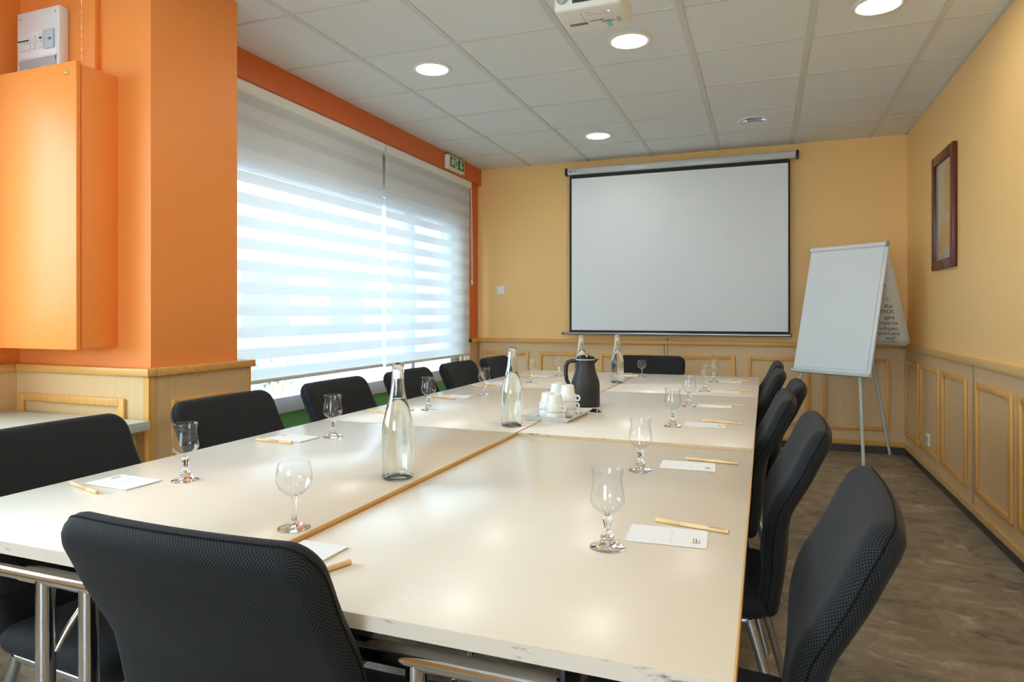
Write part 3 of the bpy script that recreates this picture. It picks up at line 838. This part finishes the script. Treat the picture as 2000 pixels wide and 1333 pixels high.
R_pads = [(-.170, 1.260, .055), (-.196, 1.862, .055), (-.205, 2.511, .06), (-.206, 3.036, -.0), (-.188, 3.621, -.2), (-.191, 4.175, -.2)]
R_pens = [(-.1335, 1.3295, -.19), (-.140, 1.9365, -.12), (-.1475, 2.5865, -.13), (-.150, 3.105, -.2), (-.127, 3.705, -.33), (-.158, 4.277, -.3)]
for i, (x, y, a) in enumerate(R_pads): put(PD, 0, '%s white notepad from the camera along the aisle side' % ordw[i], x, y, a)
for i, (x, y, a) in enumerate(R_pens): put(PN, 1, '%s kraft pen from the camera along the aisle side' % ordw[i], x, y, a)
L_pads = [(-1.444, 1.161, PI - .03), (-1.442, 1.772, PI - .05), (-1.462, 2.44, PI - .15), (-1.412, 2.95, PI + .05), (-1.395, 3.56, PI + .1), (-1.370, 4.085, PI + .1)]
L_pens = [(-1.477, 1.085, PI - .27), (-1.455, 1.698, PI - .04), (-1.49, 2.36, PI - .36), (-1.446, 2.865, PI - .19), (-1.485, 3.475, PI - .25), (-1.42, 4.01, PI - .2)]
for i, (x, y, a) in enumerate(L_pads): put(PD, 0, '%s white notepad from the camera along the window side' % ordw[i], x, y, a)
for i, (x, y, a) in enumerate(L_pens): put(PN, 1, '%s kraft pen from the camera along the window side' % ordw[i], x, y, a)
# end places
put(PD, 0, 'white notepad at the near end, in front of the closest chair', -.740, .925, -PI / 2 - .02)
put(PN, 1, 'kraft pen at the near end, beside the closest chair', -.668, .868, PI + 1.22)
put(PD, 0, 'white notepad at the far end, beside the small round glass', -.822, 4.335, PI / 2 + .1)
put(PN, 1, 'kraft pen at the far end, behind the far notepad', -.905, 4.44, PI + .3)

# ------------------------------------------------------------------ projection screen
t = thing('projection_screen', 'large pull-down projection screen with black border on the back wall', 'screen', (-.77, 6.15, 2.5)); L = t.location
MB().box(-1.772, .250, 6.125, 6.19, 2.487, 2.550, .016, 3).build('case', M['case_white'], t, L)
for a, b_ in ((-1.792, -1.772), (.250, .270)):
    MB().box(a, b_, 6.122, 6.193, 2.484, 2.553, .006).build('end_cap', M['black'], t, L)
    MB().box(a + .004, b_ - .004, 6.18, YB, 2.53, 2.556).build('wall_bracket', M['black'], t, L)
MB().box(-1.752, .202, 6.1495, 6.1525, .985, 2.50).build('border', M['screen_black'], t, L)
MB().box(-1.730, .186, 6.1480, 6.1495, 1.004, 2.452).build('picture_area', M['screen_white'], t, L)
MB().tube([(-1.815, 6.151, .972), (.204, 6.151, .972)], .013, 14).build('bottom_bar', M['alu'], t, L)
MB().tube([(-1.826, 6.151, .972), (-1.815, 6.151, .972)], .0125, 12).tube([(.204, 6.151, .972), (.212, 6.151, .972)], .0125, 12).build('bar_end', M['black'], t, L)
MB().tube([(-.90, 6.148, .968), (-.895, 6.140, .940), (-.826, 6.136, .930), (-.757, 6.140, .940), (-.752, 6.148, .968)], .0022, 6).build('pull_handle', M['grey_plastic'], t, L)
MB().tube([(-.826, 6.136, .930), (-.826, 6.134, .45)], .0018, 6).lathe([(0, -.006), (.006, -.003), (.007, .003), (0, .006)], 10, M=Matrix.Translation((-.826, 6.136, .928))).build('pull_cord', M['black'], t, L)
MB().box(-1.745, -1.728, 6.1238, 6.1256, 2.512, 2.527).build('logo', M['red'], t, L)
text_obj('lettering', 'oray', .022, basis((-1.695, 6.1236, 2.519), (1, 0, 0), (0, 0, 1)), M['ink'], t, L)

# ------------------------------------------------------------------ flip chart
R = Vector((.80, -.60, 0)); U = (Vector((.146, .1675, .972))).normalized(); Nf = R.cross(U).normalized()   # Nf looks at the room
BC = Vector((.4555, 5.5565, .7105))
t = thing('flip_chart', 'white flip chart easel standing in the corner by the right wall', 'flip chart', (BC.x, BC.y, 0)); L = t.location
Mb = basis(BC, R, U)
MB().box(-.31, .31, 0, 1.0, -.022, -.004, .003, M=Mb).build('board', M['board'], t, L)
q = MB()
nlo = 10
pv = [(-.30, .035), (.285, .035), (.285, .985), (-.30, .985)]
q.prism(pv, -.003, .004, M=Mb); pad_ = q.build('paper_pad', M['board'], t, L)
MB().box(-.298, .283, .075, .0765, .004, .0045, M=Mb).build('page_fold', M['pale_print'], pad_)
MB().tube([Mb @ Vector((-.305, .985, .008)), Mb @ Vector((.300, .985, .008))], .019, 16).build('clamp_bar', M['white_plastic'], t, L)
MB().tube([Mb @ Vector((-.318, .985, .008)), Mb @ Vector((-.305, .985, .008))], .021, 14).tube([Mb @ Vector((.300, .985, .008)), Mb @ Vector((.312, .985, .008))], .021, 14).build('clamp_end', M['grey_plastic'], t, L)
MB().box(-.318, .318, -.012, .012, -.024, .022, .004, M=Mb).build('pen_tray', M['pale_metal'], t, L)
apex = Mb @ Vector((0.03, .90, -.045))
MB().tube([apex + R * .02, (.653, 5.256, .01)], .0115, 12).build('leg', M['pale_metal'], t, L)
MB().tube([apex - R * .02, (.014, 5.73, .01)], .0115, 12).build('leg', M['pale_metal'], t, L)
MB().tube([apex - Nf * .03, (.955, 6.165, .01)], .011, 12).build('leg', M['pale_metal'], t, L)
MB().box(-.10, .16, .85, .93, -.055, -.022, .004, M=Mb).build('head_plate', M['pale_metal'], t, L)
# pages thrown over the back
top_l, top_r = Mb @ Vector((-.28, 1.003, -.004)), Mb @ Vector((.285, 1.003, -.004))
def sheet(off, flare, name, mat, zlow):
    vs, fs = [], []
    ns, nw = 16, 6
    for i in range(ns + 1):
        s = i / ns
        for k in range(nw + 1):
            a = k / nw
            base = top_l.lerp(top_r, a)
            z = base.z * (1 - s) + zlow * s
            back = (.05 + off) * min(1, s * 4) * .5 + .30 * s + flare * s ** 3
            vs.append((base.x - Nf.x * back * .9 , base.y - Nf.y * back * .9, z + .010 * math.sin(PI * min(1, s * 12)) ))
    for i in range(ns):
        for k in range(nw):
            a = i * (nw + 1) + k; fs.append([a, a + 1, a + nw + 2, a + nw + 1])
    q = MB().add(vs, fs, True); o = q.build(name, mat, t, L)
    sd_ = o.modifiers.new('thick', 'SOLIDIFY'); sd_.thickness = .0015
    return vs, ns, nw, o
vs1, ns, nw, pg = sheet(.0, .0, 'flipped_page', M['paper_warm'], .915)
sheet(.03, .02, 'flipped_page', M['paper_warm'], .922)
sheet(.055, .055, 'flipped_page', M['paper_warm'], .930)
# handwriting on the page that faces the board
def on_page(a, s):
    i = min(ns - 1, int(s * ns)); fr = s * ns - i
    def pt(ii):
        k = min(nw - 1, int(a * nw)); fk = a * nw - k
        return Vector(vs1[ii * (nw + 1) + k]).lerp(Vector(vs1[ii * (nw + 1) + k + 1]), fk)
    return pt(i).lerp(pt(i + 1), fr)
lines = [(.20, .90, 'ma', .045), (.26, .89, 'b', .045), (.40, .885, 'x', .04), (.535, .89, 'L', .04), (.61, .92, 'Kai', .045), (.665, .92, 'TROS', .042), (.72, .92, 'gera', .045), (.775, .95, 'reperuis', .042),
         (.83, .95, 'indiquer,', .042), (.88, .95, 'constituent', .042), (.93, .88, 'ens?', .045)]
for s, a, tx_, sz in lines:
    P = on_page(a, s); dn = (on_page(a, min(1, s + .03)) - on_page(a, s - .03)).normalized(); rt_ = (on_page(.95, s) - on_page(.5, s)).normalized()
    Mt = basis(P, rt_, -dn)
    Mt = Mt @ Matrix.Translation((0, 0, .003)) 
    text_obj('handwriting', tx_, sz, Mt, M['ink'], pg, L, align='RIGHT')
P0, P1 = on_page(.70, .965), on_page(.89, .965)
MB().tube([P0 + Nf * .003, P1 + Nf * .003], .0016, 6).build('underline', M['ink'], pg, L)

# ------------------------------------------------------------------ picture on the right wall
t = thing('framed_map', 'dark red framed map hanging on the right wall', 'picture', (XR, 4.98, 1.83)); L = t.location
fw_ = .062
q = MB().box(1.062, XR, 4.712, 4.712 + fw_, 1.448, 2.208, .004).box(1.062, XR, 5.255 - fw_, 5.255, 1.448, 2.208, .004)
q.box(1.062, XR, 4.712 + fw_, 5.255 - fw_, 2.208 - fw_, 2.208, .004).box(1.062, XR, 4.712 + fw_, 5.255 - fw_, 1.448, 1.448 + fw_, .004)
q.build('frame', M['frame_red'], t, L)
MB().box(1.078, 1.086, 4.76, 5.21, 1.49, 2.17).build('map_sheet', plain('map_sea', rgb(206, 208, 200), .35, var=.04), t, L)
def map_poly(pts, name, mat):
    q = MB(); v = [(1.0772, 4.774 + (1 - u) * .42, 1.51 + w_ * .636) for u, w_ in pts]
    n_ = len(v); q.add(v + [(1.0781, b, c) for a, b, c in v], [list(range(n_))] + [[i, (i + 1) % n_, n_ + (i + 1) % n_, n_ + i] for i in range(n_)]); q.build(name, mat, t, L)
land = plain('map_land', rgb(226, 178, 124), .35, var=.08, scale=14); land2 = plain('map_land_green', rgb(202, 178, 136), .35, var=.1, scale=14)
map_poly([(.12, .06), (.30, .10), (.62, .13), (.80, .10), (.95, .12), (.95, .42), (.80, .40), (.62, .36), (.42, .42), (.30, .30), (.18, .22)], 'map_land', land)
map_poly([(.55, .42), (.72, .44), (.95, .44), (.95, .96), (.55, .96), (.50, .80), (.60, .66), (.48, .58)], 'map_land', land2)
MB().box(1.0755, 1.0765, 4.77, 5.20, 1.508, 2.150).build('glazing', M['pane'], t, L)

# ------------------------------------------------------------------ small wall things
def plate(name, label, cat, axis, c, s, mat=M['white_plastic']):
    t = thing(name, label, cat, c); L = t.location
    if axis == 'y':
        MB().box(c[0] - s, c[0] + s, c[1] - .010, c[1], c[2] - s, c[2] + s, .003).build('plate', mat, t, L)
        return t
    MB().box(c[0] - .012, c[0], c[1] - s, c[1] + s, c[2] - s, c[2] + s, .003).build('plate', mat, t, L)
    return t
t = plate('light_switch', 'white square light switch on the yellow back wall left of the screen', 'switch', 'y', (-2.497, YB, 1.399), .041)
MB().box(-2.522, -2.472, YB - .0135, YB - .0095, 1.374, 1.424, .0015).build('rocker', M['white_plastic'], t, t.location)
t = plate('wall_socket', 'white wall socket inside a panel frame low on the right wall', 'socket', 'x', (1.075, 5.39, .276), .042, M['ivory'])
MB().box(1.0612, 1.0632, 5.365, 5.415, .251, .301, .001).build('socket_insert', M['grey_plastic'], t, t.location)
for y in (5.381, 5.399): MB().lathe([(0, 0), (.003, 0), (.003, .001), (0, .001)], 8, M=basis((1.0608, y, .276), (0, 1, 0), (0, 0, 1))).build('hole', M['black'], t, t.location)
t = plate('wall_socket', 'white socket low on the back wall behind the aisle-side chairs', 'socket', 'y', (.15, 6.212, .385), .040, M['ivory'])
MB().box(.125, .175, 6.2005, 6.2025, .36, .41, .001).build('socket_insert', M['grey_plastic'], t, t.location)

# exit sign on the beam
t = thing('exit_sign', 'green and white emergency exit sign on the orange beam above the narrower blind', 'sign', (-2.71, 5.54, 2.55)); L = t.location
y0, y1, z0, z1 = 5.385, 5.735, 2.478, 2.606
MB().box(-2.71, -2.664, y0, y1, z0, z1, .012, 3).build('housing', M['exit_white'], t, L)
def sg(pts, name, mat, d):
    v = [(-2.6642 + d, y0 + .35 * a, z0 + .128 * b) for a, b in pts]; n_ = len(v)
    MB().add(v + [(-2.6652, b, c) for a, b, c in v], [list(range(n_))] + [[i, (i + 1) % n_, n_ + (i + 1) % n_, n_ + i][::-1] for i in range(n_)]).build(name, mat, t, L)
sg([(.10, .16), (.93, .16), (.93, .88), (.10, .88)], 'green_field', M['green_sign'], .0008)
sg([(.40, .20), (.56, .20), (.56, .84), (.40, .84)], 'door', M['exit_white'], .0014)
sg([(.66, .50), (.72, .50), (.72, .82), (.80, .82), (.80, .50), (.88, .50), (.77, .22)], 'arrow', M['exit_white'], .0014)
man = [(.14, .30), (.20, .24), (.25, .40), (.30, .40), (.34, .24), (.37, .27), (.33, .50), (.29, .52), (.31, .62), (.37, .56), (.39, .60), (.31, .72), (.22, .70), (.13, .60), (.15, .56), (.21, .62), (.20, .48)]
sg(man, 'running_figure', M['exit_white'], .0012)
sg([(.285 + .035 * math.cos(a * PI / 6), .79 + .075 * math.sin(a * PI / 6)) for a in range(12)], 'figure_head', M['exit_white'], .0012)
sg([(.43, .30), (.47, .26), (.50, .44), (.53, .64), (.49, .76), (.45, .74), (.46, .60), (.44, .46)], 'door_figure', M['green_sign'], .0018)

# electrical cupboard, meter box, trunking
t = thing('wall_cupboard', 'orange painted box cupboard on the near side of the column', 'cupboard', (-2.8, 1.996, 1.58)); L = t.location
MB().box(-3.085, -2.515, 1.838, 1.996, 1.022, 2.143, .002).build('carcass', M['orange'], t, L)
dr = MB().box(-3.092, -2.512, 1.816, 1.834, 1.016, 2.150, .002).build('door', M['orange_paint'], t, L)
def tri(s, cx, cz, y, d):
    return [(cx - s, y, cz - s * .75), (cx + s, y, cz - s * .75), (cx, y, cz + s * 1.0)]
q = MB(); a3 = tri(.0155, -2.568, 2.112, 1.8152, 0); q.add(a3 + [(x, 1.816, z) for x, y, z in a3], [[0, 1, 2], [0, 3, 4, 1], [1, 4, 5, 2], [2, 5, 3, 0]]); wt = q.build('warning_sticker', M['ink'], dr, L)
q = MB(); a3 = tri(.0130, -2.568, 2.112, 1.8148, 0); q.add(a3 + [(x, 1.8152, z) for x, y, z in a3], [[0, 1, 2], [0, 3, 4, 1], [1, 4, 5, 2], [2, 5, 3, 0]]); q.build('sticker_face', plain('sticker_yellow', rgb(244, 200, 60), .4), dr, L)
q = MB(); zz = [(-2.567, 1.8146, 2.120), (-2.5715, 1.8146, 2.110), (-2.568, 1.8146, 2.110), (-2.569, 1.8146, 2.103), (-2.5645, 1.8146, 2.112), (-2.5675, 1.8146, 2.112)]
q.poly(zz); q.build('bolt_mark', M['ink'], dr, L)

t = thing('breaker_box', 'white electrical breaker box above the orange cupboard', 'fuse box', (-2.93, 1.996, 2.33)); L = t.location
MB().box(-3.070, -2.803, 1.950, 1.996, 2.155, 2.475, .006).build('housing', M['white_plastic'], t, L)
MB().box(-3.050, -2.815, 1.9475, 1.952, 2.270, 2.376, .002).build('breaker_frame', M['paper'], t, L)
for k in range(9):
    x = -3.042 + k * .0172
    if k in (4, 6): continue
    b_ = MB().box(x, x + .0155, 1.938, 1.948, 2.300, 2.362, .002).build('breaker', M['white_plastic'], t, L)
    MB().box(x + .0045, x + .011, 1.930, 1.939, 2.322, 2.334, .001).build('toggle', M['white_plastic'], b_, L)
MB().box(-3.042, -2.975, 1.9360, 1.9385, 2.338, 2.343).build('busbar_label', M['ink'], t, L)
MB().box(-2.908, -2.893, 1.9360, 1.9385, 2.338, 2.345).build('busbar_label', M['ink'], t, L)
me_ = MB().box(-2.882, -2.822, 1.936, 1.948, 2.292, 2.372, .002).build('meter', M['meter_blue'], t, L)
MB().box(-2.850, -2.830, 1.935, 1.9365, 2.325, 2.335).build('display', M['grey_print'], me_, L)
vs = []; fs = []
for i in range(13):
    x = -3.048 + i * .0192
    vs += [(x, 1.952, 2.268), (x, 1.944 - .002 * (i % 3 == 0), 2.252), (x, 1.950, 2.222 + .003 * math.sin(i))]
for i in range(12):
    a = i * 3; fs += [[a, a + 1, a + 4, a + 3], [a + 1, a + 2, a + 5, a + 4]]
MB().add(vs, fs, True).build('lower_flap', M['grey_plastic'], t, L)
for x, z in ((-3.045, 2.445), (-2.825, 2.450), (-2.825, 2.205), (-3.045, 2.190)):
    MB().lathe([(0, 0), (.004, 0), (.004, .0015), (0, .0015)], 10, M=basis((x, 1.9500, z), (1, 0, 0), (0, 0, 1))).build('screw', M['grey_plastic'], t, L)

t = thing('cable_trunking', 'orange painted cable trunking running up beside the breaker box', 'trunking', (-2.66, 1.996, 2.38)); L = t.location
MB().box(-2.715, -2.618, 1.972, 1.996, 2.143, CZ, .003).build('duct', M['orange_paint'], t, L)
MB().box(-2.698, -2.6945, 1.9712, 1.9725, 2.20, CZ).build('chipped_edge', stained('chipped_paint', rgb(236, 150, 80), rgb(250, 240, 225), (3, 3, 40), .48, .55), t, L)

# side table in the niche
t = thing('side_table', 'pale sage side table in the niche behind the first window-side chair', 'table', (-2.67, 1.62, 0)); L = t.location
MB().box(-3.06, -2.262, 1.29, 1.935, .700, .736, .002).build('tabletop', M['sage'], t, L)
for x in (-3.02, -2.33):
    for y in (1.33, 1.89): MB().box(x - .02, x + .02, y - .02, y + .02, 0, .70, .002).build('leg', M['panel'], t, L)
MB().box(-3.0, -2.35, 1.315, 1.335, .63, .70).box(-3.0, -2.35, 1.885, 1.905, .63, .70).build('apron', M['panel'], t, L)

# ------------------------------------------------------------------ ceiling lights, projector
def downlight(label, x, y, lit=True):
    t = thing('ceiling_light', label, 'ceiling light', (x, y, CZ), 0, 'round recessed ceiling lights')
    MB().lathe([(.118, .0), (.118, -.004), (.112, -.007), (.094, -.007), (.090, -.002), (.090, 0)], 48).build('trim_ring', M['ivory'], t)
    if lit:
        MB().lathe([(0, -.0035), (.091, -.0035), (.091, 0), (0, 0)], 48).build('lamp_disc', M['lamp'], t)
    else:
        MB().lathe([(.0905, -.005), (.075, -.0015), (.04, -.0008), (0, -.0006)], 48).build('reflector', M['chrome'], t)
        for k in range(8):
            a = 2 * PI * k / 8
            MB().box(.03, .088, -.0015, .0015, -.0055, -.001, M=Matrix.Rotation(a, 4, 'Z')).build('baffle', M['alu'], t)
        for k in (-1, 1):
            MB().tube([(-.05, k * .018, -.0045), (.05, k * .018, -.0045)], .0035, 8).build('lamp_tube', M['grey_plastic'], t)
    return t
downlight('lit round ceiling light above the wide blind', -1.869, 3.555)
downlight('lit round ceiling light just behind the projector', -.682, 3.565)
downlight('lit round ceiling light near the right wall, cut by the top of the picture', .505, 3.575)
downlight('lit round ceiling light in front of the left half of the screen', -1.287, 5.373)
downlight('unlit round ceiling light in front of the right end of the screen', -.076, 5.370, False)

for x, y in ((-1.287, 1.77), (-.076, 1.77), (-1.869, -.03), (-.682, -.03), (.505, -.03)):
    downlight('lit round ceiling light out of the picture above the near part of the tables', x, y)

t = thing('projector', 'white ceiling-mounted projector at the top of the picture', 'projector', (-.68, 2.775, CZ)); L = t.location
bz = 2.417
MB().box(-.826, -.540, 2.655, 2.890, bz, bz + .088, .014, 3).build('body', M['ivory'], t, L)
MB().tube([(-.68, 2.79, bz + .085), (-.68, 2.79, CZ - .02)], .02, 16).build('mount_pole', M['white_plastic'], t, L)
MB().box(-.75, -.61, 2.72, 2.86, CZ - .025, CZ, .003).build('ceiling_plate', M['white_plastic'], t, L)
MB().box(-.745, -.575, 2.6520, 2.657, bz + .026, bz + .074, .002).build('port_panel', M['black'], t, L)
for i, (x, w_) in enumerate(((-.735, .035), (-.690, .022), (-.662, .020), (-.636, .014), (-.616, .014), (-.596, .016))):
    MB().box(x, x + w_, 2.646 if i in (0, 2) else 2.6505, 2.654, bz + .034, bz + .058, .002).build('connector', M['black'] if i in (0, 2) else M['grey_plastic'], t, L)
MB().box(-.708, -.698, 2.6435, 2.654, bz + .034, bz + .060, .002).build('plug', plain('plug_blue', rgb(70, 110, 180), .4), t, L)
MB().lathe([(0, 0), (.024, 0), (.025, .002), (0, .002)], 32, M=basis((-.788, 2.6535, bz + .052), (1, 0, 0), (0, 0, 1))).build('speaker_grille', M['grey_plastic'], t, L)
MB().lathe([(.026, 0), (.038, 0), (.040, .02), (.030, .02), (.026, 0)], 32, M=basis((-.62, 2.872, bz + .052), (-1, 0, 0), (0, 0, 1))).build('lens_ring', M['black'], t, L)
Md = basis((0, 0, bz - .0004), (-1, 0, 0), (0, 1, 0))      # looks down, reads from behind the screen side
text_obj('lettering', 'EPSON', .020, Matrix.Translation((-.672, 2.785, 0)) @ basis((0, 0, bz - .0005), (-1, 0, 0), (0, 1, 0)), M['ink'], t, L, bold=.0004)
MB().box(-.795, -.715, 2.790, 2.812, bz - .0006, bz + .001).build('rating_label', M['grey_print'], t, L)
MB().box(-.590, -.572, 2.785, 2.830, bz - .0006, bz + .001).build('side_label', M['grey_plastic'], t, L)
MB().box(-.639, -.617, 2.792, 2.868, bz - .0006, bz + .001).build('tape', M['teal'], t, L)
MB().box(-.655, -.600, 2.806, 2.810, bz - .0012, bz + .001).build('slot', M['ink'], t, L)
MB().lathe([(0, 0), (.004, 0), (.0035, .002), (0, .0025)], 12, M=basis((-.606, 2.716, bz), (-1, 0, 0), (0, 1, 0)) @ Matrix.Scale(.6, 4)).build('status_light', M['led'], t, L)
q = MB()
for k in range(7): q.box(-.70 + k * .013, -.694 + k * .013, 2.728, 2.731, bz - .0006, bz + .0005)
q.box(-.705, -.680, 2.703, 2.705, bz - .0006, bz + .0005).box(-.7225, -.7215, 2.69, 2.80, bz - .0006, bz + .0005)
q.build('print', M['grey_print'], t, L)

# ------------------------------------------------------------------ street outside the window
structure('street', MB().box(-30, XL - .3, -14, 26, -.5, -.12).box(XL - .3, -3.02, 2.3, 8, -.5, -.12), M['asphalt'])
t = thing('street_building', 'pale blue building across the street, seen below the blinds', 'building', (-11, 9, -.12)); L = t.location
MB().box(-14, -11, 1, 22, -.12, 4.2).build('facade', M['facade'], t, L)
for k in range(6):
    y = 2.2 + k * 3.2
    wfm = MB().box(-11.03, -10.98, y, y + 1.6, .7, 2.3).build('window', M['sill_blue'], t, L)
MB().box(-11.06, -10.96, 1, 22, 3.9, 4.2).build('cornice', M['paper'], t, L)
t = thing('flowering_shrub', 'white flowering shrub outside, seen below the wide blind beside the column', 'shrub', (-3.55, 3.86, -.12)); L = t.location
lf, pt_, st = MB(), MB(), MB()
for k in range(420):
    a = random.random() * 2 * PI; rr = .33 * random.random() ** .5; z = .10 + .85 * random.random()
    c = Vector((-3.55 + rr * math.cos(a), 3.86 + 1.35 * rr * math.sin(a), z - .12))
    e = Matrix.Translation(c) @ Matrix.Rotation(random.random() * 6, 4, 'Z') @ Matrix.Rotation(random.random() * 2 - 1, 4, 'X')
    if k % 3: lf.add([(0, -.03, 0), (.014, 0, .004), (0, .03, 0), (-.014, 0, .004)], [[0, 1, 2, 3]], M=e)
    else:
        for j in range(5):
            e2 = e @ Matrix.Rotation(j * 2 * PI / 5, 4, 'Z'); pt_.add([(0, 0, 0), (.012, .018, .004), (0, .03, .006), (-.012, .018, .004)], [[0, 1, 2, 3]], M=e2)
for k in range(9):
    a = k * .7; st.tube([(-3.55, 3.86, -.12), (-3.55 + .12 * math.cos(a), 3.86 + .15 * math.sin(a), .3), (-3.55 + .25 * math.cos(a), 3.86 + .3 * math.sin(a), .68)], .006, 6)
tag(lf.build('leaves', M['leaf'], t, L), kind='stuff'); tag(pt_.build('blossoms', M['petal'], t, L), kind='stuff'); st.build('stems', M['panel'], t, L)

# ------------------------------------------------------------------ light
wd = bpy.data.worlds.new('sky'); S.world = wd; wd.use_nodes = True
bg = wd.node_tree.nodes['Background']; bg.inputs['Color'].default_value = (0.66, 0.85, 1.0, 1); bg.inputs['Strength'].default_value = 6.2

# ------------------------------------------------------------------ camera
cd = bpy.data.cameras.new('camera'); cam = bpy.data.objects.new('camera', cd); COL.objects.link(cam)
cam.location = (0, 0, H); cam.rotation_euler = (PI / 2, 0, math.radians(20.856))
cd.sensor_width = 36; cd.lens = 1296.3 / 2000 * 36; cd.shift_y = -52.8 / 2000; cd.clip_start = .02
S.camera = cam

S.view_settings.view_transform = 'Standard'; S.view_settings.look = 'None'
S.view_settings.exposure = 1.05; S.view_settings.gamma = 1.0; S.view_settings.use_curve_mapping = False
S.cycles.use_denoising = True
S.cycles.max_bounces = 14; S.cycles.diffuse_bounces = 6; S.cycles.glossy_bounces = 6; S.cycles.transmission_bounces = 12; S.cycles.transparent_max_bounces = 16
S.cycles.sample_clamp_indirect = 8.0
